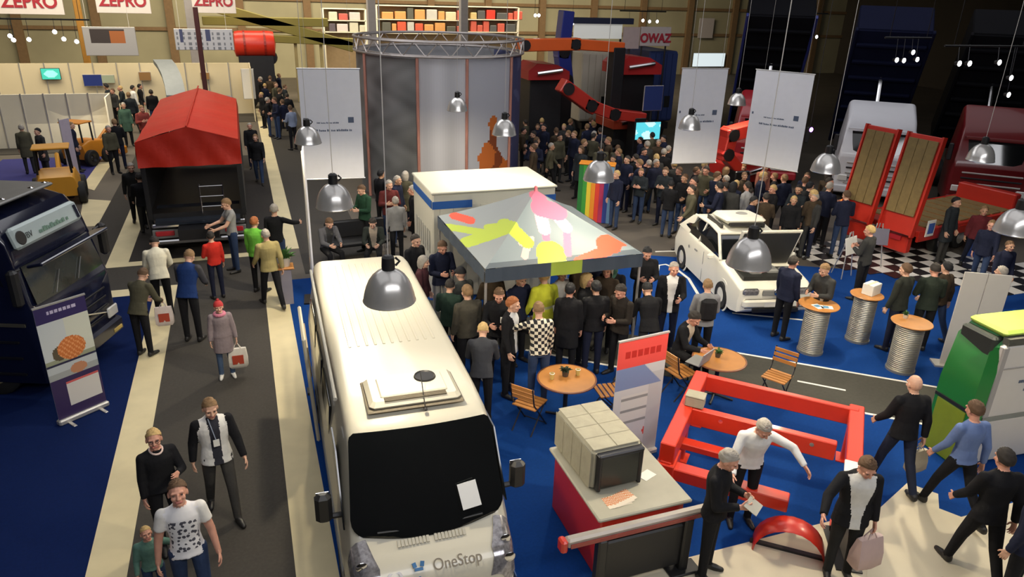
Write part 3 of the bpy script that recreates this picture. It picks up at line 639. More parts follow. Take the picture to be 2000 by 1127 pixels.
# ---------------------------------------------------------------- roll-up by the lorry
def fn_roll(u, v):
    if v > .86:
        if .925 < v < .955 and .22 < u < .80 and (int(u * 46) % 4): return (.50, .46, .62)
        return (.030, .020, .10)
    if v > .50:
        d = ((u - .55) / .28) ** 2 + ((v - .60) / .10) ** 2
        if d < 1 and v < .70: return (.55, .16, .04) if (int(u * 30) + int(v * 60)) % 3 else (.70, .30, .12)
        if (u - .30) ** 2 / .02 + (v - .58) ** 2 / .004 < 1: return (.10, .08, .05)
        if v < .54: return (.30, .32, .22)
        return (.52, .56, .58) if u < .5 else (.58, .60, .52)
    if v > .485: return (.02, .02, .06)
    if v > .36:
        if (u - .6) ** 2 / .03 + (v - .41) ** 2 / .002 < 1: return (.48, .22, .12)
        return (.34, .36, .36) if v < .42 else (.48, .52, .54)
    if .10 < v < .32 and .30 < u < .96:
        if v > .30: return (.55, .10, .10)
        return (.62, .60, .58)
    return (.035, .020, .085)
rollup('dark purple roll-up banner with an orange machine picture before the navy lorry', at(118, 832)[:2], at(210, 792)[:2], 1.86, fn_roll, 48, 110, mat('banner_back', (.5, .5, .5)))
# ---------------------------------------------------------------- truck under a red tarpaulin
M_TARP = mat('red_tarpaulin', (.52, .026, .012), .5, 0, .15, 2.5, .7, 3.2, spec=.25); M_REDP = mat('red_paint', (.52, .022, .010), .38, 0, .1, 3, coat=.3)
def tarp_truck():
    t = thing('tarpaulin_truck', 'truck body under a bright red tarpaulin roof across the aisle', 'truck', (-1.32, 18.55, 0), 0)
    prof = [(-1.14, 2.22), (-1.16, 2.52), (-1.13, 2.80), (-.56, 2.98), (0, 3.13), (.56, 2.96), (1.10, 2.78), (1.13, 2.50), (1.11, 2.22)]
    rows = [[(x * (.99 if y < .02 else 1), y + (.03 * math.sin(x * 9) if y < .1 else 0), z - .03 * abs(math.sin(y * 1.9)) * (1 if z > 2.5 else 0)) for x, z in prof] for y in [0, .04] + [.4 * k + .4 for k in range(18)]]
    mb = MB(); mb.loft(rows, cap=False, closed=False)
    # gable sheet at the rear with drawn folds
    g = []
    for j in range(9):
        v = j / 8; row = []
        for i in range(17):
            u = -1 + i / 8; top = 2.80 + (.33 * (1 - abs(u))); z = 2.22 + (top - 2.22) * v; row.append((u * 1.13, -.02 - .045 * (1 - v) - .03 * math.sin(u * 11 + v * 5) * (1 - .5 * v), z))
        g.append(row)
    mb.loft(g, cap=False, closed=False); mb.build('tarpaulin', M_TARP, t, 50)
    MB().tube([(0, -.03, 3.14), (0, 7.4, 3.14)], .02, 6).build('ridge_seam', M_TARP, t)
    MB().box((0, 3.7, 1.0), (2.2, 7.3, .16)).build('load_floor', M_STEELD, t)
    for s in (-1, 1):
        MB().box((s * 1.08, 3.7, 1.6), (.06, 7.3, 1.25)).build('side_board', mat('board_dark', (.02, .022, .03), .5), t); MB().box((s * 1.05, .05, 1.6), (.10, .10, 1.3)).build('corner_post', M_STEELD, t)
        lr = MB().box((s * .78, -.10, .62), (.42, .05, .12), bev=.015).build('tail_lamp', mat('tail_red', (.42, .02, .03), .25), t)
        for y in (1.0, 2.3): wheel(t, s * .86, y, .46, .34, M_STEELD, s)
        wheel(t, s * .86, 5.8, .46, .3, M_STEELD, s); MB().box((s * .82, .42, .42), (.5, .02, .55)).build('mudflap', M_BLK, t)
    MB().box((0, -.02, .80), (2.1, .12, .10), bev=.02).build('steel_beam', M_CHROME, t); MB().box((0, -.08, .40), (2.15, .12, .12), bev=.03).build('bumper_bar', M_CHROME, t)
    MB().box((0, -.06, .60), (2.12, .04, .22), bev=.01).build('light_board', mat('light_board', (.30, .30, .31), .3, .6), t); MB().box((0, .25, .98), (1.9, .9, .06), (math.radians(14), 0, 0)).build('ramp_plate', mat('plate_steel', (.10, .12, .16), .22, .8, .3), t)
    for x in (.10, .62): MB().tube([(x, -.02, 1.05), (x, .05, 1.75)], .018, 6).build('ladder_rail', M_CHROME, t)
    for z in (1.2, 1.45, 1.7): MB().tube([(.10, 0, z), (.62, 0, z)], .014, 6).build('ladder_rung', M_CHROME, t)
    MB().box((0, 8.4, 1.5), (2.1, 1.7, 2.2), bev=.12).build('cab', mat('cab_grey', (.25, .25, .25), .4), t); MB().box((0, 3.7, .7), (.9, 8.6, .25)).build('chassis', M_STEELD, t)
    return t
tarp_truck()
# ---------------------------------------------------------------- round printed screen
def screen():
    cx, cy, r = 6.0, 23.5, 2.6; t = thing('round_screen', 'tall round printed screen hung from a ring truss behind the white container', 'screen', (cx, cy, 0))
    def fn(u, v):
        # u runs left to right over the side seen from the aisle
        n = math.sin(u * 37 + v * 9) * math.sin(v * 13 - u * 11) + .6 * math.sin(u * 71 + 2.1 * math.sin(v * 17)) * math.sin(v * 29)
        if u < .382:
            g = .16 + .05 * n; return (g * .98, g, g * .98)
        if u < .513:
            g = .50 + .06 * math.sin(u * 90); return (g, g, g * 1.06)
        if u < .67:
            f = v < .60 - abs(u - .60) * 7 + .10 * n and u > .545
            if f: return (.46, .12, .02) if n > -.1 else (.18, .04, .01)
            return (.40, .41, .46)
        return (.045, .05, .12) if n < .7 else (.08, .09, .18)
    a0, a1 = math.radians(150), math.radians(150 + 240)
    pos = lambda u, v: (r * math.cos(a0 + (a1 - a0) * u), r * math.sin(a0 + (a1 - a0) * u), .15 + 4.25 * v)
    print_grid('printed_skin', 1, 1, 150, 70, fn, print_mat('screen_print', .55), t, pos)
    b0, b1 = a1, a0 + 2 * PI
    MB().loft([[((r) * math.cos(b0 + (b1 - b0) * k / 14), r * math.sin(b0 + (b1 - b0) * k / 14), z) for k in range(15)] for z in (.15, 4.4)], cap=False, closed=False).build('back_skin', mat('skin_grey', (.25, .25, .26), .7), t)
    def hoop(rr, z, q): return MB().tube([(rr * math.cos(2 * PI * k / 48), rr * math.sin(2 * PI * k / 48), z) for k in range(49)], q, 6)
    M_TR = mat('truss_alu', (.42, .38, .36), .4, .7, .15)
    for rr, z in ((r + .06, 4.45), (r + .06, 4.85), (r - .25, 4.45), (r - .25, 4.85)): hoop(rr, z, .035).build('truss_ring', M_TR, t)
    br = MB()
    for k in range(48):
        a, b = 2 * PI * k / 48, 2 * PI * (k + 1) / 48; z0, z1 = (4.45, 4.85) if k % 2 else (4.85, 4.45); br.tube([((r + .06) * math.cos(a), (r + .06) * math.sin(a), z0), ((r + .06) * math.cos(b), (r + .06) * math.sin(b), z1)], .018, 4)
        br.tube([((r - .25) * math.cos(a), (r - .25) * math.sin(a), 4.45), ((r + .06) * math.cos(b), (r + .06) * math.sin(b), 4.45)], .014, 4)
    br.build('truss_lattice', M_TR, t)
    for u in (.20, .382, .513, .67, .90):
        a = a0 + (a1 - a0) * u; MB().tube([((r + .03) * math.cos(a), (r + .03) * math.sin(a), .1), ((r + .03) * math.cos(a), (r + .03) * math.sin(a), 4.45)], .045, 6).build('seam_pole', mat('seam_pole', (.45, .20, .15), .5, 0, .5, 1.5), t)
    return t
screen()
# ---------------------------------------------------------------- white container with blue stripes
def container():
    x0, x1, y0, y1, H = 3.45, 6.2, 14.2, 16.0, 2.35; t = thing('container', 'white box container with blue corner stripes behind the printed tent', 'container', ((x0 + x1) / 2, (y0 + y1) / 2, 0)); w_, d_ = x1 - x0, y1 - y0
    M = mat('container_white', (.54, .52, .43), .6, 0, .05, 2); MB().box((0, 0, H / 2), (w_, d_, H), bev=.03).build('box_shell', M, t)
    for k in range(9): MB().box((-w_ / 2 + .25 + k * .29, -d_ / 2 - .008, 1.1), (.18, .016, 2.0)).build('wall_panel', M, t)
    Mbl = mat('stripe_blue', (.012, .085, .32), .5, 0, .05)
    MB().box((-w_ / 2 + .42, -d_ / 2 - .02, 2.12), (.86, .012, .16)).build('stripe', Mbl, t); MB().box((w_ / 2 - .48, -d_ / 2 - .02, 2.12), (.96, .012, .16)).build('stripe', Mbl, t); MB().box((-w_ / 2 - .008, 0, 2.12), (.016, d_ - .1, .16)).build('stripe', Mbl, t); MB().box((w_ / 2 + .008, 0, 2.12), (.016, d_ - .1, .16)).build('stripe', Mbl, t)
    MB().box((0, 0, H + .02), (w_ + .06, d_ + .06, .05), bev=.015).build('roof_rim', M, t)
    for k in range(7): MB().box((-w_ / 2 - .012, -.6 + .2 * k, 1.25), (.012, .12, .5)).build('louvre', mat('louvre', (.45, .44, .38), .6), t)
    return t
container()
# ---------------------------------------------------------------- printed pop-up tent
M_TENTP = print_mat('tent_print', .6)
def tent():
    x0, x1, y0, y1 = 3.42, 6.32, 10.52, 13.6; t = thing('popup_tent', 'pop-up tent with bright pink, green and red figures printed on grey', 'tent', ((x0 + x1) / 2, (y0 + y1) / 2, 0)); W_, D_ = (x1 - x0) / 2, (y1 - y0) / 2
    ap = Vector((0, 0, 2.92)); ev = 2.08
    def cap(x, y, ax, ay, bx, by, r):
        dx, dy = bx - ax, by - ay; q = max(0, min(1, ((x - ax) * dx + (y - ay) * dy) / (dx * dx + dy * dy + 1e-9))); return (x - ax - dx * q) ** 2 + (y - ay - dy * q) ** 2 < r * r
    G, Pk, Rd, Gr = (.46, .58, .05), (.86, .16, .26), (.86, .085, .04), (.20, .24, .26)
    def figures(x, y, base):      # printed dancers that run over both sheets (a plan of the print, laid flat)
        if cap(x, y, 1050, 372, 1060, 398, 14) or cap(x, y, 1052, 396, 1086, 402, 17): return Pk
        if cap(x, y, 1052, 405, 1056, 438, 12) or cap(x, y, 1080, 406, 1098, 432, 11): return (.88, .40, .46)
        if cap(x, y, 1098, 432, 1093, 486, 7) or cap(x, y, 1056, 438, 1058, 456, 7): return Pk
        if (x - 1062) ** 2 + (y - 488) ** 2 < 27 ** 2 or cap(x, y, 1062, 505, 1060, 530, 26): return G
        if cap(x, y, 893, 442, 962, 452, 8) or cap(x, y, 922, 474, 992, 440, 11) or cap(x, y, 988, 432, 1022, 468, 12) or cap(x, y, 962, 440, 1000, 436, 9): return G
        if cap(x, y, 1024, 466, 1015, 497, 6) or cap(x, y, 1012, 470, 1030, 460, 6): return (.85, .45, .42)
        if (x - 1172) ** 2 + ((y - 462) * 1.2) ** 2 < 24 ** 2 or cap(x, y, 1168, 474, 1112, 502, 11) or cap(x, y, 1180, 462, 1200, 455, 9): return Rd
        if cap(x, y, 905, 414, 932, 424, 9): return Rd
        return base
    def front(u, v):
        n = math.sin(u * 9 + v * 7) * .02
        return figures((945 + 287 * u) * (1 - v) + 1048 * v, (525 - 47 * u) * (1 - v) + 362 * v, (.09, .11, .13) if v < .07 else (Gr[0] + n, Gr[1] + n, Gr[2] + n))
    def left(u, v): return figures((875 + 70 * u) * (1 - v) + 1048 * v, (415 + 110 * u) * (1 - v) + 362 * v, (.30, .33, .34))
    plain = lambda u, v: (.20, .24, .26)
    def pan(a, b): return lambda u, v: tuple((Vector(a) * (1 - u) + Vector(b) * u) * (1 - v) + ap * v - Vector((0, 0, .05 * math.sin(PI * v) * (1 - .3 * abs(2 * u - 1)))))
    C_ = [(-W_, -D_, ev), (W_, -D_, ev), (W_, D_, ev), (-W_, D_, ev)]
    for i, (a, b, f) in enumerate(((0, 1, front), (1, 2, plain), (2, 3, plain), (3, 0, left))):
        print_grid('canopy_panel', 1, 1, 110 if i in (0, 3) else 12, 70 if i in (0, 3) else 8, f, M_TENTP, t, pan(C_[a], C_[b]))
        pa, pb = Vector(C_[a]), Vector(C_[b]); off = Vector(((0, -1), (1, 0), (0, 1), (-1, 0))[i]).to_3d() * .015
        print_grid('valance', 1, 1, 60, 8, (lambda u, v: ((.36, .48, .06) if .40 < u < .60 else (.05, .07, .10))) if i == 0 else (lambda u, v: (.06, .08, .11)), M_TENTP, t, lambda u, v, pa=pa, pb=pb, off=off: tuple(pa * (1 - u) + pb * u + off * (1 + .6 * math.sin(u * 40)) - Vector((0, 0, .24 * (1 - v)))))
    for (x, y, z) in C_:
        MB().box((x * .985, y * .985, ev / 2 - .05), (.035, .035, ev - .1)).build('leg', M_ALU, t); MB().box((x * .985, y * .985, .01), (.10, .10, .02)).build('foot', M_ALU, t)
        MB().tube([(x * .97, y * .97, ev - .08), (0, 0, 2.76)], .014, 5).build('roof_rafter', M_ALU, t)
    for a, b in ((0, 1), (1, 2), (2, 3), (3, 0)): MB().tube([tuple(Vector(C_[a]) * .98 - Vector((0, 0, .05))), tuple(Vector(C_[b]) * .98 - Vector((0, 0, .05)))], .014, 5).build('eave_bar', M_ALU, t)
    MB().lathe([(0, 0), (.035, 0), (.03, .08), (0, .10)], 10, (0, 0, 2.90)).build('peak_cap', mat('pink_cap', (.8, .2, .25), .5), t)
    return t
tent()
# counter under the tent
def desk(lab, px0, px1, H, dep, m):
    a, b = at(*px0), at(*px1); a = Vector((a[0], a[1], 0)); b = Vector((b[0], b[1], 0)); c = (a + b) / 2; wd = (b - a).length; rz = math.atan2(b.y - a.y, b.x - a.x); t = thing('display_counter', lab, 'counter', c, rz)
    MB().box((0, dep / 2, H / 2), (wd, dep, H), bev=.02).build('cabinet', m, t); MB().box((0, dep / 2, H + .015), (wd + .06, dep + .06, .03), bev=.01).build('counter_top', m, t); return t, wd
tt, wd = desk('pale grey counter with a blue band under the printed tent front', (1078, 672), (1138, 645), .95, .45, mat('counter_pale', (.50, .50, .45), .5, 0, .06))
MB().box((0, -.006, .84), (wd - .02, .014, .14)).build('blue_band', mat('band_blue', (.03, .10, .20), .5), tt)
for z in (.28, .5): MB().box((0, -.006, z), (wd - .1, .012, .015)).build('panel_groove', M_GREYP, tt)
for k in range(3): MB().box((-.25 + k * .2, -.008, .62), (.10, .014, .16)).build('product_plate', mat('plate_olive', (.28, .28, .20), .6), tt)
# ---------------------------------------------------------------- red counter with the grey block, and the bar before it
M_GTOP = mat('grey_top', (.40, .38, .30), .45, 0, .15, 4); M_STONE = mat('grey_block', (.36, .335, .25), .75, 0, .18, 7, .5, 9)
def red_counter():
    t = thing('red_counter', 'red sided counter with a grey top right of the van', 'counter', (3.82, 6.42, 0), 0)
    MB().box((0, 0, .43), (1.08, 1.34, .86), bev=.02).build('cabinet', M_REDP, t); MB().box((0, 0, .885), (1.20, 1.46, .05), bev=.015).build('counter_top', M_GTOP, t); MB().box((0, -.60, .30), (1.0, .16, .5)).build('dark_space_block', M_BLK, t)  # last box: black block put in for the dark space low on the counter
    b = thing('grey_tank', 'grey plastic battery tank with black front cover on the red counter', 'tank', (3.64, 6.68, .91), math.radians(2))
    MB().box((0, 0, .28), (.66, .98, .54), bev=.04).build('tank_body', M_STONE, b)
    for i in range(2):
        for j in range(4): MB().box((-.155 + i * .31, -.36 + j * .24, .553), (.305, .235, .014), bev=.006).build('lid_panel', M_STONE, b)
    for j in range(4): MB().box((-.330, -.36 + j * .24, .28), (.012, .232, .48), bev=.005).build('side_rib', M_STONE, b); MB().box((.330, -.36 + j * .24, .28), (.012, .232, .48), bev=.005).build('side_rib', M_STONE, b)
    MB().box((.02, -.52, .26), (.56, .07, .44), bev=.02).build('front_cover', mat('cover_black', (.015, .018, .016), .25), b)
    for s in (-1, 1): MB().box((s * .27 + .02, -.53, .26), (.05, .09, .48), bev=.015).build('cover_clamp', M_STEELD, b)
    MB().box((.02, -.53, .50), (.60, .10, .05), bev=.015).build('cover_rail', M_STEELD, b)
    br = thing('brochure', 'orange and white leaflets fanned on the grey counter top', 'leaflet', (3.60, 5.93, .912), .05)
    def fb(u, v): return (.62, .22, .08) if v > .32 and (int(u * 22) + int(v * 14)) % 3 else (.74, .66, .54)
    for k in range(3): o = print_grid('leaflet_sheet', .30, .20, 24, 14, fb, print_mat('poster_print'), br, lambda u, v: ((u - .5) * .30, (v - .5) * .20, 0)); o.location = (-.04 + .04 * k, .01 * k, .003 * k + .002); o.rotation_euler = (0, 0, .12 * k)
    bt = thing('bottle', 'clear plastic bottle beside the grey tank on the counter', 'bottle', (4.10, 6.45, .91)); MB().lathe([(0, 0), (.035, 0), (.037, .02), (.037, .15), (.015, .20), (.014, .22)], 14).build('bottle_body', mat('clear_plastic', (.70, .72, .78), .12, 0, 0, trans=.5), bt, 40); MB().lathe([(.016, .215), (.016, .24), (0, .24)], 10).build('bottle_cap', M_LINE, bt)
    lf = thing('leaflet', 'white leaflet lying by the bottle on the counter', 'leaflet', (4.13, 6.25, .912), .4); MB().box((0, 0, .002), (.20, .14, .003)).build('sheet', M_LINE, lf)
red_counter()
def bar():
    zb = .86; a, b = Vector(at(1100, 1043, zb)), Vector(at(1400, 972, zb)); c = (a + b) / 2; rz = math.atan2(b.y - a.y, b.x - a.x); L = (b - a).length
    t = thing('underrun_bar', 'long grey under-run bar with red ends on a black stand before the red counter', 'bar', (c.x, c.y - .07, 0), rz); z = zb - .10
    MB().box((0, .0, z + .04), (L, .11, .12), bev=.025).build('bar_beam', mat('bar_grey', (.40, .36, .32), .4, .3, .1), t)
    for s in (-1, 1): MB().box((s * (L / 2 + .03), 0, z + .02), (.08, .13, .16), bev=.02).build('end_cap', M_REDP, t); MB().box((s * L * .28, -.02, z * .5), (.12, .12, z), bev=.02).build('bar_bracket', M_BLK, t); MB().box((s * L * .28, -.04, .02), (.4, .22, .04), bev=.01).build('stand_foot', M_BLK, t)
    MB().box((0, .0, .38), (L * .62, .06, .60), bev=.02).build('dark_void_box', M_BLK, t); MB().box((0, -.062, z + .02), (L * .96, .012, .05)).build('reflex_strip', mat('reflex_red', (.30, .05, .04), .3), t)  # black box under the bar stands in for the dark void, shade by colour
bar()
# ---------------------------------------------------------------- red roll-up, round tables, slat chairs
def fn_red(u, v):
    if v > .78:
        if .86 < v < .915 and .14 < u < .90 and (int(u * 40) % 5): return (.42, .02, .015)
        return (.66, .07, .06)
    if v > .60 and u + (v - .6) * 2.2 < .95: return (.16, .22, .40)
    if u > .70 and v < .7: return (.42, .43, .46)
    if .16 < u < .7 and .30 < v < .55: return (.24, .25, .26) if (int(v * 40)) % 4 == 0 else (.55, .55, .55)
    if .62 < u < .86 and .14 < v < .26 and abs(u - .74) + abs(v - .2) < .09: return (.6, .06, .05)
    return (.50, .51, .54)
rollup('roll-up banner with a red heading between the round table and the red steel frame', (4.40, 7.68), (5.22, 7.78), 1.92, fn_red, 40, 90, mat('banner_back', (.5, .5, .5)))
M_ORW = mat('orange_wood', (.47, .20, .050), .35, 0, .22, 5); M_GAL = mat('galvanised', (.42, .40, .34), .38, .7, .2, 8)
def round_table(lab, c, H=.73, R_=.46):
    t = thing('round_table', lab, 'table', (c[0], c[1], 0)); MB().lathe([(0, H - .03), (R_ - .02, H - .03), (R_, H - .015), (R_ - .02, H), (0, H)], 36).build('table_top', M_ORW, t, 30)
    MB().lathe([(R_ - .01, H - .025), (R_ + .008, H - .02), (R_ + .008, H - .005), (R_ - .015, H + .002)], 36).build('edge_band', mat('edge_brown', (.20, .07, .03), .5), t); MB().tube([(0, 0, .03), (0, 0, H - .03)], .035, 10).build('pedestal', M_STEELD, t)
    for k in range(4): a = PI / 4 + k * PI / 2; MB().tube([(0, 0, .06), (.32 * math.cos(a), .32 * math.sin(a), .02)], .022, 6).build('base_leg', M_STEELD, t)
    return t
def small_plant(lab, loc, s=1.0, n=26, col=(.05, .13, .03), pot=(.55, .50, .42)):
    t = thing('potted_plant', lab, 'plant', loc); MB().lathe([(0, 0), (.05 * s, 0), (.065 * s, .10 * s), (.055 * s, .10 * s), (.05 * s, .09 * s), (0, .09 * s)], 14).build('pot', mat('pot_%d' % int(pot[0] * 100), pot, .6), t, 30)
    r = random.Random(int(loc[0] * 100)); mb = MB()
    for k in range(n):
        a = r.uniform(0, 2 * PI); l = r.uniform(.08, .17) * s; e = r.uniform(.4, 1.35); d = Vector((math.cos(a) * math.cos(e), math.sin(a) * math.cos(e), math.sin(e))); sd = Vector((-math.sin(a), math.cos(a), 0)) * .022 * s; p = Vector((0, 0, .09 * s)); m = p + d * l * .6; q = p + d * l + Vector((0, 0, -.03 * s))
        mb.add([p, m + sd, q, m - sd], [(0, 1, 2, 3)])
    o = mb.build('leaves', mat('leaf_%d' % int(col[1] * 100), col, .6, 0, .4, 20), t); o['kind'] = 'stuff'; return t
c1 = at(1107, 738, .73); round_table('round orange wood table right of the van, small plant on it', c1); small_plant('small dark potted plant on the round table right of the van', (c1[0], c1[1] + .06, .732), .9, pot=(.08, .06, .05), col=(.03, .05, .025))
c2 = at(1405, 700, .73); round_table('round orange wood table behind the red steel frame', c2, R_=.44); small_plant('small green potted plant on the round table behind the red frame', (c2[0] + .0, c2[1] + .05, .732), .8, pot=(.06, .05, .04))
for k, (dx, dy, lab) in enumerate(((-.24, .03, 'yellow paper cup left on the round table by the van'), (.20, .03, 'pale yellow glass right on the round table by the van'))):
    o = thing('cup', lab, 'cup', (c1[0] + dx, c1[1] + dy, .732)); MB().lathe([(0, 0), (.03, 0), (.04, .10), (.036, .10), (.027, .01), (0, .01)], 14).build('cup_wall', mat('cup_yellow', (.62, .48, .16), .5), o, 40); MB().lathe([(.034, .098), (.043, .10), (.034, .104)], 14).build('cup_rim', M_LINE, o)
def make_chair():
    t = thing('slat_chair', '-', 'chair', group='folding slat chairs at the round tables')
    for k in range(5): MB().box((0, -.17 + k * .085, .45), (.40, .06, .018)).build('seat_slat', M_ORW, t)
    for k in range(3): MB().box((0, .23 + .02 * k, .64 + k * .085), (.40, .018, .06)).build('back_slat', M_ORW, t)
    for s in (-1, 1):
        MB().tube([(s * .19, -.22, .0), (s * .19, .22, .55), (s * .19, .29, .86)], .012, 6).build('frame_leg', M_STEELD, t); MB().tube([(s * .165, .24, .0), (s * .165, -.20, .44)], .012, 6).build('frame_leg', M_STEELD, t)
    MB().tube([(-.19, -.18, .05), (.19, -.18, .05)], .010, 6).build('stretcher', M_STEELD, t); return t
ch = make_chair(); ch.location = [*at(1035, 785, .45)[:2], 0]; ch.rotation_euler = (0, 0, math.radians(130)); ch['label'] = 'folding slat chair nearest the van, left of its round table'
for px, rz, lab in (((1188, 762, .45), -95, 'folding slat chair between the round table and the red roll-up'), ((1518, 735, .45), -60, 'folding slat chair on the grey road strip above the red frame'), ((1330, 725, .45), 100, 'folding slat chair left of the table behind the red frame')):
    dup(ch, [*at(*px)[:2], 0], math.radians(rz), lab)
lp_ = at(1362, 705, .74); o = thing('laptop', 'grey laptop open on the table edge before the seated man', 'laptop', (lp_[0], lp_[1], .735), .5); MB().box((0, 0, .01), (.36, .26, .02), bev=.006).build('laptop_base', M_GREYP, o); MB().box((0, -.15, .12), (.36, .015, .24), (math.radians(15), 0, 0)).build('laptop_screen', mat('lid_grey', (.28, .27, .30), .5), o)
# ---------------------------------------------------------------- steel drum tables
def drum(lab, px, H, R_, top):
    c = at(*px); t = thing('drum_table', lab, 'table', (c[0], c[1], 0))
    pr = [(R_ * .92, 0)]
    for k in range(26): z = .02 + k * (H - .05) / 26; pr += [(R_, z), (R_ - .008, z + .018)]
    MB().lathe(pr + [(R_ * .95, H - .02)], 28).build('drum_body', M_GAL, t, 30)
    MB().lathe([(0, H - .025), (top, H - .025), (top + .01, H - .01), (top, H), (0, H)], 32).build('table_top', M_ORW, t, 30); MB().lathe([(R_ + .012, .0), (R_ + .012, .05), (R_ - .02, .05)], 28).build('base_ring', M_GAL, t); return c
d1 = drum('corrugated steel drum table nearest the white car, round orange top with leaflets', (1581, 686), 1.0, .23, .36); d2 = drum('middle corrugated steel drum table, white box on it', (1673, 664), 1.0, .22, .30); d3 = drum('right corrugated steel drum table, bare round orange top', (1757, 722), .98, .24, .34)
small_plant('small green plant on the drum table nearest the car', (d1[0] + .16, d1[1] + .12, 1.0), .8); small_plant('small green plant on the right drum table', (d3[0], d3[1] + .16, .98), .7)
o = thing('box', 'white cardboard box standing on the middle drum table', 'box', (d2[0] + .08, d2[1], 1.0), .3); MB().box((0, 0, .11), (.32, .22, .22), bev=.008).build('carton', M_LINE, o); MB().box((0, 0, .222), (.33, .05, .006)).build('tape', M_PALE, o)
for k, (dx, dy) in enumerate(((-.12, -.1), (.02, -.18))):
    o = thing('leaflet', ('pale leaflet at the left of the nearest drum table', 'pale leaflet at the front of the nearest drum table')[k], 'leaflet', (d1[0] + dx, d1[1] + dy, 1.0), k); MB().box((0, 0, .003), (.15, .21, .005)).build('sheet', M_LINE, o); MB().box((0, .02, .006), (.11, .10, .001)).build('picture', mat('pic_blue', (.1, .25, .4), .5), o)
# ---------------------------------------------------------------- red steel frame
def red_frame():
    K = Vector((6.24, 8.29, 0)); e1 = Vector((.71, -.70, 0)); e2 = Vector((-.71, -.70, 0)); rz = math.atan2(e1.y, e1.x); Mr = mat('frame_red', (.62, .035, .012), .42, 0, .1, 3, coat=.2)
    t = thing('steel_frame', 'bright red welded steel frame with two men leaning at it', 'frame', K, rz)   # local x = e1, local y = -e2
    def beam(n, x0, y0, x1, y1, z, h, wd, m=Mr):
        d = Vector((x1 - x0, y1 - y0, 0)); return MB().box(((x0 + x1) / 2, (y0 + y1) / 2, z), (d.length, wd, h), (0, 0, math.atan2(d.y, d.x)), bev=.012).build(n, m, t)
    beam('end_beam', 0, .06, 0, -2.15, .76, .28, .20); beam('cross_beam', 0, 0, 2.25, 0, .76, .26, .10); beam('cross_beam', .0, -1.05, 2.0, -1.05, .76, .26, .12); beam('lower_beam', 0, -2.05, 1.55, -2.05, .46, .18, .20); beam('end_beam', 2.22, .15, 2.22, -1.75, .80, .16, .20)
    beam('lower_beam', .0, -1.75, .0, -2.2, .5, .22, .24); beam('shelf_beam', .05, -1.45, .75, -1.45, .52, .10, .18)
    for (x, y, h) in ((0, 0, .64), (0, -2.1, .64), (0, -1.05, .64), (2.22, .05, .74), (2.22, -1.65, .74)): MB().box((x, y, h / 2), (.14, .14, h), bev=.01).build('leg', Mr, t); MB().box((x, y, .012), (.26, .26, .024)).build('foot_plate', Mr, t)
    MB().box((2.22, -1.60, .905), (.24, .30, .03), bev=.006).build('white_pad', M_LINE, t)
    for x in (.5, 1.1, 1.7): MB().lathe([(0, 0), (.03, .0), (.025, .02), (0, .025)], 10, (x, -1.115, .80), axis='y').build('bolt', M_CHROME, t)
    o = thing('grey_box', 'small grey box set on the left beam of the red frame', 'box', K + e2 * 1.0 + e1 * .12 + Vector((0, 0, .90)), rz); MB().box((0, 0, .08), (.26, .20, .16), bev=.015).build('box_body', M_STONE, o); MB().box((0, 0, .165), (.27, .21, .02), bev=.006).build('box_lid', M_STONE, o)
red_frame()
fd = at(1548, 1032, .35); o = thing('mudguard', 'curved red mudguard lying on blue carpet below the red frame', 'mudguard', (fd[0], fd[1], 0), math.radians(-40))
MB().loft([[(.42 * math.cos(a) * r_, y, .42 * math.sin(a) * r_) for a in [PI * k / 12 for k in range(13)]] for (y, r_) in ((-.16, .96), (-.14, 1), (.14, 1), (.16, .96))], cap=False, closed=False).build('guard_arch', M_REDP, o, 50); MB().box((0, 0, .02), (.9, .06, .04)).build('guard_brace', M_STEELD, o)
gp = at(1642, 1090); o = thing('panel_stand', 'narrow dark grey panel with a pale edge behind the man in the open suit', 'panel', (gp[0] + .12, gp[1] + .12, 0), math.radians(60)); MB().box((0, 0, .45), (.75, .05, .86), bev=.01).build('panel_board', mat('panel_grey', (.085, .080, .068), .6, 0, .15), o); MB().box((.385, 0, .45), (.035, .07, .88)).build('edge_profile', mat('edge_pale', (.55, .52, .46), .5), o); MB().box((0, 0, .012), (.8, .3, .024)).build('foot_plate', M_STEELD, o)
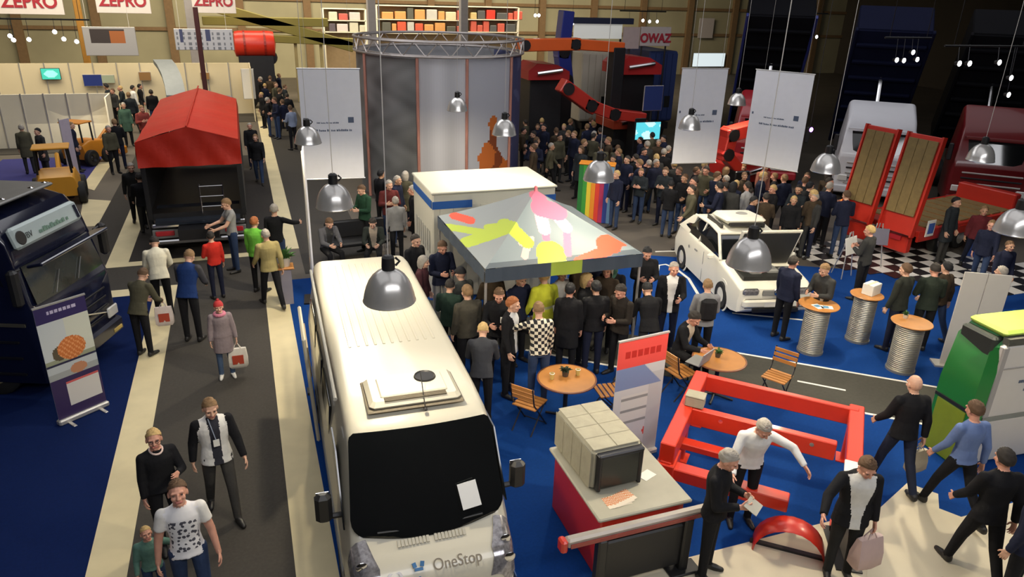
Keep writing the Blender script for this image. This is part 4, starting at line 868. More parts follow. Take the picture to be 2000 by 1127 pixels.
# ---------------------------------------------------------------- white car with its bonnet up
def car():
    t = thing('car', 'white hatchback with raised bonnet and a roof pod on blue carpet', 'car', (10.02, 11.22, 0), math.radians(-12)); M = mat('car_white', (.80, .77, .66), .3, 0, .04, 3, coat=.5)
    S_ = [(0, .66, .64, .26, .56, .05), (.05, .80, .78, .20, .70, .07), (.22, .86, .82, .18, .80, .08), (.95, .88, .83, .18, .92, .08), (1.2, .88, .83, .18, .96, .08), (2.6, .88, .83, .18, .97, .08), (3.5, .87, .80, .20, .99, .08), (3.82, .82, .76, .24, .93, .08), (3.9, .72, .68, .30, .75, .08)]
    MB().loft([ring_sec(y, a, b, z0, z1, r, 4, .02) for (y, a, b, z0, z1, r) in S_]).build('body_shell', M, t, 38)
    MB().loft([ring_sec(y, a, b, .9, z1, r, 4) for (y, a, b, z1, r) in ((1.16, .78, .76, .96, .02), (1.75, .78, .62, 1.37, .05), (2.2, .78, .61, 1.42, .06), (3.0, .78, .61, 1.40, .06), (3.3, .77, .60, 1.33, .06), (3.72, .74, .66, .98, .03))]).build('glasshouse', M_GLASS, t, 30)
    MB().loft([ring_sec(y, a, a, z1 - .035, z1 + .012, .02, 3) for (y, a, z1) in ((1.72, .60, 1.375), (2.2, .60, 1.425), (3.0, .60, 1.405), (3.34, .58, 1.33))]).build('roof_skin', M, t, 40)
    for s in (-1, 1):
        MB().tube([(s * .80, 1.14, .95), (s * .64, 1.74, 1.37)], .035, 8).build('windscreen_pillar', M, t); MB().tube([(s * .64, 1.74, 1.37), (s * .63, 2.3, 1.42), (s * .62, 3.2, 1.37)], .030, 8).build('roof_rail', M, t); MB().tube([(s * .80, 2.42, .96), (s * .64, 2.42, 1.40)], .028, 8).build('door_pillar', M, t)
        MB().loft([[(s * .81, 3.05, .95), (s * .655, 3.0, 1.40), (s * .64, 3.3, 1.34), (s * .80, 3.76, .95)], [(s * .76, 3.05, .95), (s * .60, 3.0, 1.40), (s * .58, 3.3, 1.34), (s * .74, 3.76, .95)]]).build('rear_pillar', M, t)
        for y in (.72, 3.15): wheel(t, s * .80, y, .31, .20, M_ALU, s); MB().lathe([(.33, -.005), (.37, .0), (.37, .012), (.33, .016)], 24, (s * .868, y, .31), axis='x').build('wheel_arch', M, t)
        MB().box((s * .96, 1.32, .98), (.16, .10, .12), bev=.03).build('mirror', M, t); MB().box((s * .55, .04, .64), (.36, .10, .15), bev=.04).build('headlamp', M_HEADL, t); MB().box((s * .898, 2.30, .78), (.02, .14, .035)).build('door_handle', M_GREYP, t); MB().box((s * .893, 1.85, .55), (.006, .012, .70)).build('door_gap', M_GREYP, t)
        MB().lathe([(0, 0), (.035, .002), (.04, 0)], 12, (s * .893, 2.75, .72), axis='x').build('sticker', M_GREYP, t)
    b = MB().box((0, .78, 1.36), (1.36, .05, .98), (math.radians(24), 0, 0), bev=.02).build('raised_bonnet', M, t); MB().box((0, .742, 1.345), (1.24, .02, .86), (math.radians(24), 0, 0)).build('bonnet_underside', mat('bonnet_lining', (.02, .02, .02), .6), b); MB().tube([(.6, .5, .85), (.62, .66, 1.4)], .008, 5).build('bonnet_stay', M_CHROME, b)
    MB().box((0, .62, .86), (1.3, .75, .08)).build('engine_bay', mat('engine_black', (.03, .03, .028), .5, .3, .4, 20), t)
    for x, y in ((-.3, .55), (.1, .6), (.4, .5)): MB().box((x, y, .92), (.26, .3, .10), bev=.03).build('engine_cover', M_GREYP, t)
    MB().box((0, -.01, .64), (.62, .04, .12), bev=.01).build('grille', M_GREYP, t); MB().lathe([(.0, -.03), (.06, -.028), (.075, -.02), (.08, .0)], 18, (0, -.02, .66), axis='y').build('badge', M_CHROME, t, 40); MB().box((0, .0, .40), (1.45, .12, .20), bev=.05).build('bumper', M, t); MB().box((0, -.065, .40), (.52, .012, .11)).build('number_plate', M_LINE, t); MB().box((0, -.05, .26), (1.0, .05, .08)).build('lower_intake', M_BLK, t)
    p = MB().box((.05, 2.35, 1.56), (.95, .95, .16), (math.radians(-5), 0, 0), bev=.07).build('roof_pod', M, t, 40); MB().box((.05, 1.90, 1.52), (.80, .10, .07)).build('pod_opening', M_BLK, p); MB().lathe([(0, 1.645), (.12, 1.645), (.14, 1.63)], 16, (.12, 2.35, .01)).build('pod_hatch', M_GREYP, p)
    for s in (-1, 1): MB().box((s * .5, 2.35, 1.47), (.06, .8, .10)).build('pod_foot', M_BLK, p)
car()
# ---------------------------------------------------------------- rainbow display, white stands, green cabinet
def rainbow():
    a, b = at(1128, 432), at(1190, 438); t = thing('striped_display', 'upright display with rainbow stripes behind the tent', 'display', (9.35, 18.55, 0), math.radians(-32)); cols = [(.015, .16, .035), (.04, .28, .04), (.72, .55, .04), (.75, .26, .02), (.68, .05, .03), (.42, .03, .10), (.03, .06, .30), (.16, .32, .55)]
    MB().box((0, .22, .85), (1.0, .40, 1.7), bev=.01).build('display_core', mat('core', (.3, .3, .3)), t)
    for k, c in enumerate(cols): MB().box((-.44 + k * .125, .0, .85), (.122, .03, 1.68)).build('stripe_panel', mat('rainbow_%d' % k, c, .5, 0, .05), t)
    MB().box((0, .2, 1.72), (1.04, .46, .04), bev=.01).build('display_top', mat('rainbow_3', cols[3]), t)
rainbow()
a, b = at(1832, 702), at(1915, 716); 
o = thing('standing_panel', 'tall plain pale grey panel standing left of the green vehicle', 'panel', (12.15, 8.45, 0), math.radians(-30)); MB().box((-.20, 0, .95), (.39, .03, 1.86), bev=.006).build('panel_leaf', mat('panel_pale', (.52, .50, .47), .55, 0, .04), o); MB().box((.20, 0, .95), (.39, .03, 1.86), bev=.006).build('panel_leaf', mat('panel_pale', (.52, .50, .47)), o); MB().box((0, .03, .02), (1.0, .3, .04)).build('base', M_ALU, o)
def green_vehicle():
    t = thing('green_vehicle', 'green and white vehicle body at the right picture edge', 'vehicle', (9.28, 6.02, 0), math.radians(-4)); Mg = mat('lime_green', (.10, .30, .02), .35, 0, .15, 2, coat=.3); Md = mat('deep_green', (.012, .16, .03), .35, 0, .1, 2, coat=.3); Mw = mat('panel_white', (.72, .69, .64), .45, 0, .03)
    MB().box((1.55, .45, 1.05), (2.9, .55, 2.0), bev=.03).build('body_core', mat('core_dark', (.03, .035, .03), .5), t)
    MB().loft([[(-.02, .10, .02), (.12, .02, .02), (.12, .62, .02), (-.02, .72, .02)], [(.0, .12, 1.2), (.12, .02, 1.2), (.12, .64, 1.2), (-.0, .74, 1.2)], [(.12, .20, 1.9), (.22, .08, 1.95), (.22, .7, 1.95), (.10, .74, 1.9)], [(.26, .28, 2.1), (.36, .2, 2.12), (.36, .66, 2.12), (.26, .7, 2.1)]]).build('front_edge', Md, t, 30)
    MB().box((-.012, .42, .45), (.02, .5, .85), bev=.005).build('lower_panel', mat('olive_panel', (.20, .26, .015), .4), t); MB().box((-.02, .42, .92), (.02, .6, .05)).build('black_band', M_BLK, t); MB().box((1.6, .42, 2.12), (2.8, .62, .10), bev=.04).build('roof_edge', mat('pale_lime', (.42, .58, .12), .35, 0, .1), t); MB().box((1.6, .10, 2.03), (2.75, .10, .10)).build('grey_strip', mat('gap_grey', (.10, .10, .08), .7, 0, .4, 20), t)  # last box: mottled dark grey strip below the roof edge
    d = MB().box((1.55, .10, 1.40), (2.75, .10, 1.16), bev=.03).build('upper_door', Mw, t); MB().box((1.55, .11, .40), (2.7, .09, .74), bev=.03).build('lower_door', Mw, t); MB().box((1.5, .10, .80), (2.6, .07, .10)).build('glass_strip', mat('strip_grey', (.25, .28, .28), .25, .3), t)
    MB().box((.22, .06, 1.40), (.10, .04, 1.12), bev=.01).build('door_edge', mat('edge_grey', (.42, .40, .38), .5), d); scribble(.30, .05, (.78, .045, 1.36), M_INK, d, seed=5); scribble(.07, .04, (.80, .045, 1.22), M_INK, d, seed=6); scribble(.30, .08, (1.25, .045, 1.78), M_BLK, d, seed=8)
    MB().box((1.5, .045, 1.62), (2.6, .012, .02)).build('door_crease', mat('edge_grey', (.42, .40, .38)), d); MB().lathe([(0, -.03), (.025, -.025), (.03, 0)], 12, (.30, .06, .62), axis='y').build('lock_knob', M_BLK, t)
    for x in (.9, 2.4): wheel(t, x, .70, .26, .16, M_STEELD, 1)
green_vehicle()
# ---------------------------------------------------------------- red low-loader with upright planked ramps
M_PLANK = mat('ramp_planks', (.20, .135, .045), .7, 0, .3, 8); M_RED2 = mat('trailer_red', (.50, .022, .010), .4, 0, .12, 3, coat=.2)
def trailer():
    t = thing('lowloader_trailer', 'red low-loader trailer with two upright planked ramps on chequered tiles', 'trailer', (15.75, 14.25, 0), math.radians(10))
    MB().box((2.9, 0, .72), (5.4, 1.9, .16), bev=.02).build('deck', M_RED2, t)
    for s in (-1, 1): MB().box((2.9, s * .96, .66), (5.4, .06, .30), bev=.01).build('side_rail', M_RED2, t)
    for k in range(9): MB().box((.9 + k * .52, 0, .815), (.40, 1.7, .03)).build('deck_plank', M_PLANK, t)
    for y in (.58, -.62):
        r = MB().box((-.06, y, 2.0), (.10, .92, 2.5), (0, math.radians(9), 0), bev=.015).build('ramp', M_RED2, t)
        for k in range(3): MB().box((-.115, y - .26 + k * .26, 2.2), (.04, .25, 1.9), (0, math.radians(9), 0), bev=.006).build('ramp_plank', M_PLANK, r)
        for s in (-1, 1): MB().box((-.08, y + s * .46, 2.0), (.16, .05, 2.55), (0, math.radians(9), 0)).build('ramp_cheek', M_RED2, r)
        MB().tube([(.0, y - .35, .82), (.0, y + .35, .82)], .06, 8).build('hinge_tube', M_RED2, r); MB().tube([(.5, y, .8), (.08, y, 1.7)], .045, 8).build('ram', M_CHROME, r)
        for q in range(3): MB().box((-.19, y + .50, .98 + q * .14), (.02, .10, .07), (math.radians(35), 0, 0)).build('warning_stripe', M_LINE if q % 2 else M_REDP, r)
    MB().box((-.05, 0, .45), (.22, 1.9, .42), bev=.03).build('rear_beam', M_RED2, t)
    for x in (1.5, 2.4):
        for s in (-1, 1): wheel(t, x, s * .78, .33, .24, M_ALU, 1).rotation_euler = (0, 0, PI / 2 * s); MB().box((x, s * .86, .72), (.8, .30, .05), bev=.02).build('mudguard', M_RED2, t)
    MB().box((-.18, -.62, .62), (.05, .3, .12)).build('tail_lamp', mat('tail_red', (.42, .02, .03)), t); lm = MB().lathe([(0, .0), (.09, .02), (.10, .14), (.05, .22), (0, .24)], 14, (-.2, 1.12, .95)).build('beacon', mat('amber_beacon', (1.0, .20, .02), .4, 0, 0, emit=2.5), t, 40)
    MB().box((-.20, 1.12, .9), (.14, .14, .10)).build('beacon_base', M_BLK, t)
    MB().box((5.0, 0, 1.0), (.3, 1.7, .5), bev=.03).build('headboard', M_RED2, t); MB().tube([(5.2, 0, .5), (6.6, 0, .5)], .07, 8).build('drawbar', M_RED2, t)
    MB().box((.6, -1.02, .86), (.36, .03, .44), bev=.01).build('sign_frame', M_LINE, t); MB().box((.6, -1.04, .86), (.24, .012, .28)).build('sign_field', mat('sign_blue', (.05, .12, .42), .5), t)
trailer()
o = at(1905, 500); s_ = thing('display_crate', 'small blue box stand beside the trailer wheel', 'box', (o[0], o[1], 0), math.radians(15)); MB().box((0, 0, .3), (.5, .3, .6), bev=.01).build('box_body', mat('crate_blue', (.02, .07, .32), .5), s_); MB().box((0, 0, .615), (.52, .32, .03)).build('box_lid', M_LINE, s_)
for (px, lab, rz) in (((1645, 540), 'metal folding easel with a white board between the car and the red trailer', .3), ((1700, 520), 'grey easel board leaning on the chequered tiles', -.5)):
    o = at(*px); s_ = thing('easel', lab, 'easel', (o[0], o[1], 0), rz)
    for dx, dy in ((-.22, -.1), (.22, -.1), (0, .3)): MB().tube([(dx, dy, 0), (dx * .3, .0, 1.15)], .014, 6).build('leg', M_ALU, s_)
    MB().box((0, -.06, .82), (.5, .02, .42), (math.radians(-14), 0, 0), bev=.004).build('board', M_LINE if rz > 0 else mat('easel_grey', (.16, .15, .20), .5), s_)
# ---------------------------------------------------------------- tipper trucks with raised bodies
def tipper(lab, loc, rz, cabc, bodyc, L=5.4, tilt=52, fair=.7, edge=None):
    t = thing('tipper_truck', lab, 'truck', (loc[0], loc[1], 0), math.radians(rz)); Mc = mat('cab_%02x%02x%02x' % tuple(int(255 * c) for c in cabc), cabc, .35, 0, .06, 2, coat=.4); Mbd = mat('tip_%02x%02x%02x' % tuple(int(255 * c) for c in bodyc), bodyc, .8, 0, .1, 2, spec=.08)
    MB().loft([ring_sec(y, a, b, z0, z1, r, 4) for (y, a, b, z0, z1, r) in ((0, 1.05, 1.08, .35, 1.5, .06), (.08, 1.15, 1.12, .32, 1.7, .08), (.28, 1.17, 1.06, .32, 2.35, .1), (.5, 1.17, 1.04, .32, 2.75, .14), (1.4, 1.17, 1.04, .32, 2.95 + fair * .3, .16), (1.7, 1.15, 1.0, .4, 2.9, .14))]).build('cab_shell', Mc, t, 38)
    MB().loft([[(x * (1.0 - .06 * q), .07 + .20 * q - .03 * (1 - x * x), 1.62 + q * .68) for x in [-1 + k / 5 for k in range(11)]] for q in (0, .5, 1)], cap=False, closed=False).build('windscreen', M_GLASS, t, 60)
    for k in range(5): MB().box((0, -.03, .62 + k * .17), (1.7, .04, .05), bev=.01).build('grille_bar', M_STEELD if k % 2 else M_ALU, t)
    MB().box((0, -.06, .42), (2.3, .16, .26), bev=.04).build('bumper', Mc, t); MB().box((0, -.06, 2.42), (2.0, .2, .05)).build('sun_visor', Mc, t)
    for s in (-1, 1):
        MB().box((s * .9, -.04, .78), (.3, .06, .2), bev=.02).build('headlamp', M_LGT, t); MB().box((s * 1.3, .1, 1.9), (.14, .12, .55), bev=.03).build('mirror', M_BLK, t)
        for y in (.9, 3.9, 5.1): wheel(t, s * 1.0, y, .48, .32, M_STEELD, s)
    MB().box((0, 3.6, .8), (.9, 5.6, .3)).build('chassis', M_STEELD, t)
    R_ = Matrix.Rotation(math.radians(-tilt), 4, 'X'); R_ = Matrix.Translation((0, 5.6, 1.1)) @ R_
    bx = MB(); b = lambda c, d: (lambda n: bx.add(*n))(None)
    def tb(c, d, name, m, par):
        q = MB().box(c, d, bev=.02); q.v = [tuple(R_ @ Vector(p)) for p in q.v]; return q.build(name, m, par)
    bo = tb((0, -L / 2, .06), (2.3, L, .12), 'tip_floor', Mbd, t)
    for s in (-1, 1): tb((s * 1.13, -L / 2, .65), (.08, L, 1.2), 'side_wall', Mbd, bo); tb((s * 1.18, -L / 2, .02), (.10, L + .1, .16), 'edge_beam', edge or Mbd, bo)
    tb((0, -L, .65), (2.3, .08, 1.2), 'front_board', Mbd, bo)
    for k in range(7): tb((0, -.4 - k * (L - .6) / 6.5, -.06), (2.2, .12, .12), 'cross_rib', Mbd, bo)
    rm = MB().tube([(0, 2.0, 1.0), tuple(R_ @ Vector((0, -L * .62, 0)))], .09, 10).build('tipping_ram', M_CHROME, t)
M_BED = mat('edge_blue', (.03, .04, .20), .35, .2)
tipper('tipper truck with a white cab and raised navy body behind the red trailer', (19.4, 18.3), -40, (.62, .62, .66), (.008, .010, .030))
tipper('tipper truck with a dark red cab and raised black body at the right', (22.1, 16.2), -42, (.14, .006, .008), (.008, .008, .010), fair=1.0)
tipper('tipper truck with a raised black body edged in blue behind the hanging banner', (17.3, 21.2), -34, (.30, .012, .02), (.006, .006, .008), L=5.8, edge=M_BED)
tp = at_y(1993, 290, 13.5); o = thing('blue_truck', 'blue truck side at the far right picture edge', 'truck', (24.0, 13.6, 0), math.radians(-40)); Mbt = mat('blue_truck', (.03, .10, .28), .35, 0, .1); MB().box((0, 1.2, 1.9), (2.2, 2.4, 3.0), bev=.15).build('cab_shell', Mbt, o, 30); MB().box((0, -.02, 2.2), (1.9, .06, .8), bev=.02).build('windscreen', M_GLASS, o)
for s in (-1, 1): wheel(o, s * 1.0, .9, .5, .32, M_ALU, s); MB().box((s * .8, -.03, 1.0), (.3, .06, .2), bev=.02).build('headlamp', M_LGT, o)
# ---------------------------------------------------------------- hall background: booths, signs, machines
M_BOOTH = mat('booth_wall', (.70, .60, .40), .7, 0, .08, 1); M_BOOTH2 = mat('booth_pale', (.80, .74, .58), .7, 0, .08, 1)
def booth(lab, x0, x1, Y, H, m, dep, n):
    t = thing('booth', lab, 'booth', ((x0 + x1) / 2, Y, 0)); W_ = x1 - x0
    for k in range(n): MB().box((-W_ / 2 + (k + .5) * W_ / n, 0, H / 2), (W_ / n - .03, .05, H), bev=.008).build('wall_panel', m, t); 
    for k in range(n + 1): MB().box((-W_ / 2 + k * W_ / n, -.02, H / 2), (.05, .08, H + .04)).build('wall_post', M_ALU, t)
    MB().box((0, -dep * .5, .01), (W_, dep, .02)).build('booth_carpet', M_RUN, t)
    for s in (-1, 1): MB().box((s * W_ / 2, -dep / 2, H / 2), (.05, dep, H)).build('side_wall', m, t)
    return t
b1 = booth('long row of warmly lit cream booth walls at the back left', -12.5, .45, 40.2, 2.5, M_BOOTH, 2.5, 13)
b2 = booth('nearer cream booth walls behind the orange machines', -9.5, -4.95, 33.0, 2.05, M_BOOTH2, 1.2, 6)
def poster(lab, px0, px1, Y, fn, emit=0, nm='poster', cat='poster', nx=16, ny=12, thick=.05):
    a, b = at_y(*px0, Y), at_y(*px1, Y); wd, hh = b[0] - a[0], abs(b[2] - a[2]); t = thing(nm, lab, cat, ((a[0] + b[0]) / 2, Y, min(a[2], b[2])))
    MB().box((0, thick / 2 + .004, hh / 2), (wd + .04, thick, hh + .04), bev=.01).build('frame', M_BLK if emit else M_ALU, t); print_grid('picture', wd, hh, nx, ny, fn, print_mat('lit_print' if emit else 'poster_print', .5, emit), t); return t, wd, hh
poster('teal lit monitor on the back left booth wall', (83, 155), (115, 134), 40.0, lambda u, v: (.25, .80, .62) if (u - .5) ** 2 + (v - .5) ** 2 < .12 else (.04, .42, .32), .9, 'monitor', 'monitor')
poster('dark blue poster on the back left booth wall', (165, 168), (197, 146), 40.0, lambda u, v: (.02, .04, .22))
poster('small brown framed picture in the back left booth', (273, 157), (293, 141), 40.0, lambda u, v: (.30, .16, .06)); poster('orange brown picture in the back booth right of the curved chute', (393, 155), (408, 142), 40.0, lambda u, v: (.34, .18, .06))
poster('greenish framed picture beside the blue poster', (200, 162), (222, 147), 40.0, lambda u, v: (.40, .46, .34)); poster('bright white roll-up at the end of the back booths', (477, 193), (494, 135), 39.0, lambda u, v: (.85, .83, .78))
def sign(lab, txt, px0, px1, Y, ink, size, hh=None, back=(.66, .60, .58), wires=True):
    a, b = at_y(*px0, Y), at_y(*px1, Y); wd = b[0] - a[0]; z0 = a[2]; h_ = hh or (b[2] - a[2]); t = thing('hanging_sign', lab, 'sign', ((a[0] + b[0]) / 2, Y, z0), 0)
    MB().box((0, .05, h_ / 2), (wd, .08, h_), bev=.01).build('sign_board', mat('sign_%d' % int(back[0] * 100 + back[2] * 10), back, .6, 0, .05), t); lettering(txt, size, (0, -.005, h_ * .40), (PI / 2, 0, 0), ink, t, extrude=.01, bold=.02, sx=.95)
    if not wires:
        for s in (-.4, .4): MB().tube([(s * wd, .12, h_), (s * wd, .12, -z0)], .04, 6).build('support_pole', M_STEELD, t)
    if wires:
        for s in (-.4, .4): MB().tube([(s * wd, .05, h_), (s * wd, .05, 12 - z0)], .01, 4).build('hanging_wire', M_CORD, t)
M_RINK = mat('red_ink', (.34, .02, .035), .5, 0, 0)
sign('white hanging sign with red capitals at the top left corner', 'ZEPRO', (-4, 27), (121, 0), 40, M_RINK, .75, 1.3); sign('white hanging sign with red capitals, middle of the three', 'ZEPRO', (190, 25), (292, 0), 40.3, M_RINK, .68, 1.3); sign('white hanging sign with red capitals above the blue white board', 'ZEPRO', (377, 25), (459, 0), 40.6, M_RINK, .60, 1.3)
sign('pale sign with dark red capitals before the hall back wall', 'OWAZ', (1250, 90), (1312, 53), 29.15, M_RINK, .50, None, (.46, .40, .38), False)
a, b = at_y(1215, 95, 29.2), at_y(1250, 53, 29.2); o = thing('panel', 'pale pinkish panel left of the sign with dark red capitals', 'panel', ((a[0] + b[0]) / 2, 29.2, a[2]));  MB().box((0, 0, (b[2] - a[2]) / 2), (b[0] - a[0], .08, b[2] - a[2])).build('panel_board', mat('pinkish', (.42, .34, .32), .6), o); MB().tube([(0, .1, 0), (0, .1, -a[2])], .05, 6).build('support_pole', M_STEELD, o)
a, b = at_y(1120, 75, 31), at_y(1215, 48, 31); o = thing('light_panel', 'long white lit panel behind the blue crane post', 'panel', ((a[0] + b[0]) / 2, 31, a[2])); MB().box((0, 0, .35), (b[0] - a[0], .1, .7)).build('panel_face', mat('panel_lit', (.80, .80, .74), .5, 0, .05, emit=.25), o); MB().box((0, 0, .75), (b[0] - a[0] + 1, .3, .25)).build('top_beam', mat('beam_navy', (.015, .02, .05), .5), o)
for s in (-1, 1): MB().tube([(s * 1.2, .1, 0), (s * 1.2, .1, -a[2])], .05, 6).build('support_pole', M_STEELD, o)
def fb_(u, v):
    if .12 < u < .80 and .45 < v < .92: return (.36, .12, .04) if u > .5 and v < .85 else (.05, .04, .04)
    return (.36, .35, .36)
t_, wd_, hh_ = poster('grey hanging billboard with a dark orange picture, back left', (170, 108), (262, 54), 38, fb_, 0, 'billboard', 'billboard', 24, 16); 
for s in (-.4, .4): MB().tube([(s * wd_, .05, hh_), (s * wd_, .05, 12 - t_.location.z)], .012, 4).build('hanging_wire', M_CORD, t_)
def fs_(u, v):
    if (.08 < u < .13 and v > .35) or (.54 < u < .60 and v > .4): return (.05, .06, .14)
    return (.15, .16, .2) if (int(u * 30) % 3 == 1 and int(v * 8) % 2 == 0) else (.42, .43, .50)
t_, wd_, hh_ = poster('blue white hanging board with lines of dark print, back left', (345, 97), (453, 58), 38, fs_, 0, 'board', 'board', 36, 14)
for s in (-.4, .4): MB().tube([(s * wd_, .05, hh_), (s * wd_, .05, 12 - t_.location.z)], .012, 4).build('hanging_wire', M_CORD, t_)
# red tanker
a, b = at_y(455, 90, 40), at_y(535, 90, 40); L = b[0] - a[0]; o = thing('tank_truck', 'tank truck with a bright red tank at the back left', 'truck', ((a[0] + b[0]) / 2 + .1, 42.2, 0)); zc = at_y(495, 86, 42.2)[2]
MB().lathe([(0, -L / 2 - .12), (.30, -L / 2 - .10), (.62, -L / 2), (.66, -L / 2 + .2), (.66, L / 2 - .2), (.62, L / 2), (0, L / 2 + .1)], 24, (0, 0, zc), axis='x').build('tank', mat('tank_red', (.62, .03, .012), .35, 0, .08), o, 40); MB().box((0, 0, zc / 2 - .1), (L * .9, .9, zc - .9)).build('chassis', M_STEELD, o)
for k in range(2): MB().lathe([(.67, -.05), (.69, -.05), (.69, .05), (.67, .05)], 24, (-.5 + k, 0, zc), axis='x').build('tank_band', mat('tank_dark', (.3, .015, .01), .4), o)
for s in (-1, 1):
    for y in (-.35, .35): wheel(o, s * L * .3, y, .45, .3, M_STEELD, s).rotation_euler = (0, 0, PI / 2)
MB().lathe([(0, 0), (.35, .02), (.4, .15), (.25, .25), (0, .26)], 16, (L * .36, -.2, zc - .66 + .0), axis='y').build('hose_reel', M_STEELD, o)
# olive stair gantry
Mol = mat('olive_paint', (.20, .17, .035), .6, 0, .2, 1)
o = thing('gantry', 'olive green sloping stair gantry along the back wall', 'gantry', (0, 44, 0))
for (p, q, th) in (((400, 8), (690, 92), .55), ((395, 40), (640, 44), .45), ((520, 75), (690, 82), .4)):
    a, b = at_y(*p, 44), at_y(*q, 44); d = Vector((b[0] - a[0], 0, b[2] - a[2])); MB().box(((a[0] + b[0]) / 2, 0, (a[2] + b[2]) / 2), (d.length, .5, th), (0, -math.atan2(d.z, d.x), 0), bev=.03).build('gantry_beam', Mol, o)
for px in (470, 520, 575, 625): a = at_y(px, 60, 44); MB().box((a[0], .1, a[2] / 2), (.16, .16, a[2])).build('gantry_post', mat('cream_post', (.45, .36, .16), .6), o)
# crane mast and orange pole, curved chute
a = at_y(381, 15, 36); o = thing('crane_mast', 'thin dark red mast standing behind the tarpaulin truck', 'mast', (a[0], 36, 0)); MB().box((0, 0, 2.6), (.20, .20, 5.2), bev=.02).build('mast_tube', mat('mast_red', (.06, .012, .012), .5), o); MB().box((0, 0, .1), (.8, .8, .2)).build('mast_base', M_STEELD, o)
a = at_y(153, 25, 44); o = thing('orange_column', 'orange column at the back left below the roof', 'column', (a[0], 44, 0)); MB().box((0, 0, 5), (.30, .30, 10), bev=.02).build('shaft', mat('col_orange', (.42, .20, .03), .6), o); MB().box((0, 0, .15), (.5, .5, .3)).build('column_base', M_STEELD, o)
pts = [at_y(px, py, Y) for px, py, Y in ((318, 122, 34), (326, 132, 33.5), (335, 150, 33), (341, 170, 32.5), (345, 192, 32))]; o = thing('conveyor', 'grey curved conveyor chute above the red tarpaulin', 'conveyor', (pts[-1][0], pts[-1][1], 0)); g = MB()
g.loft([[(p[0] - pts[-1][0] + dx, p[1] - pts[-1][1], p[2] + dz) for dx, dz in ((-.35, .12), (-.35, -.05), (.35, -.05), (.35, .12))] for p in pts]); g.build('chute', mat('chute_grey', (.20, .22, .23), .5, .2), o, 40); MB().box((0, .4, pts[-1][2] / 2), (.5, .5, pts[-1][2])).build('chute_stand', M_STEELD, o)
# orange and yellow machines at the left
def machine(lab, px, s, col, rz, z=0):
    c = at(*px); t = thing('compact_machine', lab, 'machine', (c[0], c[1], 0), math.radians(rz)); M = mat('mach_%02x%02x%02x' % tuple(int(255 * q) for q in col), col, .4, 0, .12, 3)
    MB().loft([ring_sec(y * s, a * s, b * s, z0 * s, z1 * s, .12 * s, 4) for (y, a, b, z0, z1) in ((-.9, .5, .45, .35, .75), (-.6, .6, .52, .3, .95), (.2, .6, .52, .3, 1.05), (.7, .55, .5, .3, .9))]).build('engine_hood', M, t, 40)
    for q in (-1, 1):
        for y in (-.5, .45): wheel(t, q * .62 * s, y * s, .34 * s, .22 * s, M_STEELD, q)
        for y in (0, .6): MB().tube([(q * .45 * s, y * s, 1.0 * s), (q * .42 * s, y * s, 1.75 * s)], .035 * s, 6).build('cab_post', M_BLK, t)
    MB().box((0, .3 * s, 1.78 * s), (1.0 * s, .8 * s, .06 * s), bev=.02).build('cab_roof', M, t); MB().tube([(0, -.8 * s, .8 * s), (0, -1.4 * s, 1.2 * s), (0, -1.7 * s, .35 * s)], .07 * s, 6).build('lift_arm', M, t); MB().box((0, -1.75 * s, .25 * s), (1.1 * s, .3 * s, .35 * s), bev=.04).build('bucket', M, t)
machine('orange machine on violet carpet before the nearer booth', (172, 318), .85, (.55, .20, .015), 150); machine('orange and yellow machine behind the navy lorry', (122, 392), .95, (.60, .27, .02), 188); machine('orange machine left of the red tarpaulin truck at the back', (300, 215), 1.0, (.62, .20, .02), 200)
o = at(150, 360); s_ = thing('beach_flag', 'narrow pale violet flag standing beside the orange machine', 'flag', (o[0], o[1], 0), math.radians(60)); MB().box((0, 0, 1.15), (.42, .015, 1.9), bev=.005).build('flag_cloth', mat('flag_violet', (.40, .35, .42), .7), s_); MB().tube([(-.22, 0, 0), (-.22, 0, 2.15)], .014, 6).build('flag_pole', M_ALU, s_); MB().box((-.2, 0, .015), (.4, .4, .03)).build('flag_foot', M_STEELD, s_)
o = at(0, 330, 1.2); s_ = thing('dark_van', 'dark van roof behind the navy lorry at the left edge', 'van', (-5.6, 19.2, 0), math.radians(70)); MB().loft([ring_sec(y, .95, b, .3, z1, .15, 4) for (y, b, z1) in ((0, .8, .9), (.3, .85, 1.1), (.8, .8, 1.75), (1.2, .78, 1.95), (4, .8, 2.0), (4.3, .7, 1.8))]).build('body_shell', mat('van_dark', (.012, .012, .02), .25, 0, .1), s_, 38); MB().box((0, .52, 1.45), (1.4, .04, .5), (math.radians(-37), 0, 0)).build('windscreen', M_GLASS, s_)
for s in (-1, 1):
    for y in (.9, 3.4): wheel(s_, s * .85, y, .34, .22, M_ALU, s)
MB().box((0, 1.4, 2.0), (1.0, .25, .12), bev=.03).build('light_bar', mat('blue_beacon', (.25, .35, 1.0), .3, 0, 0, emit=1.2), s_)
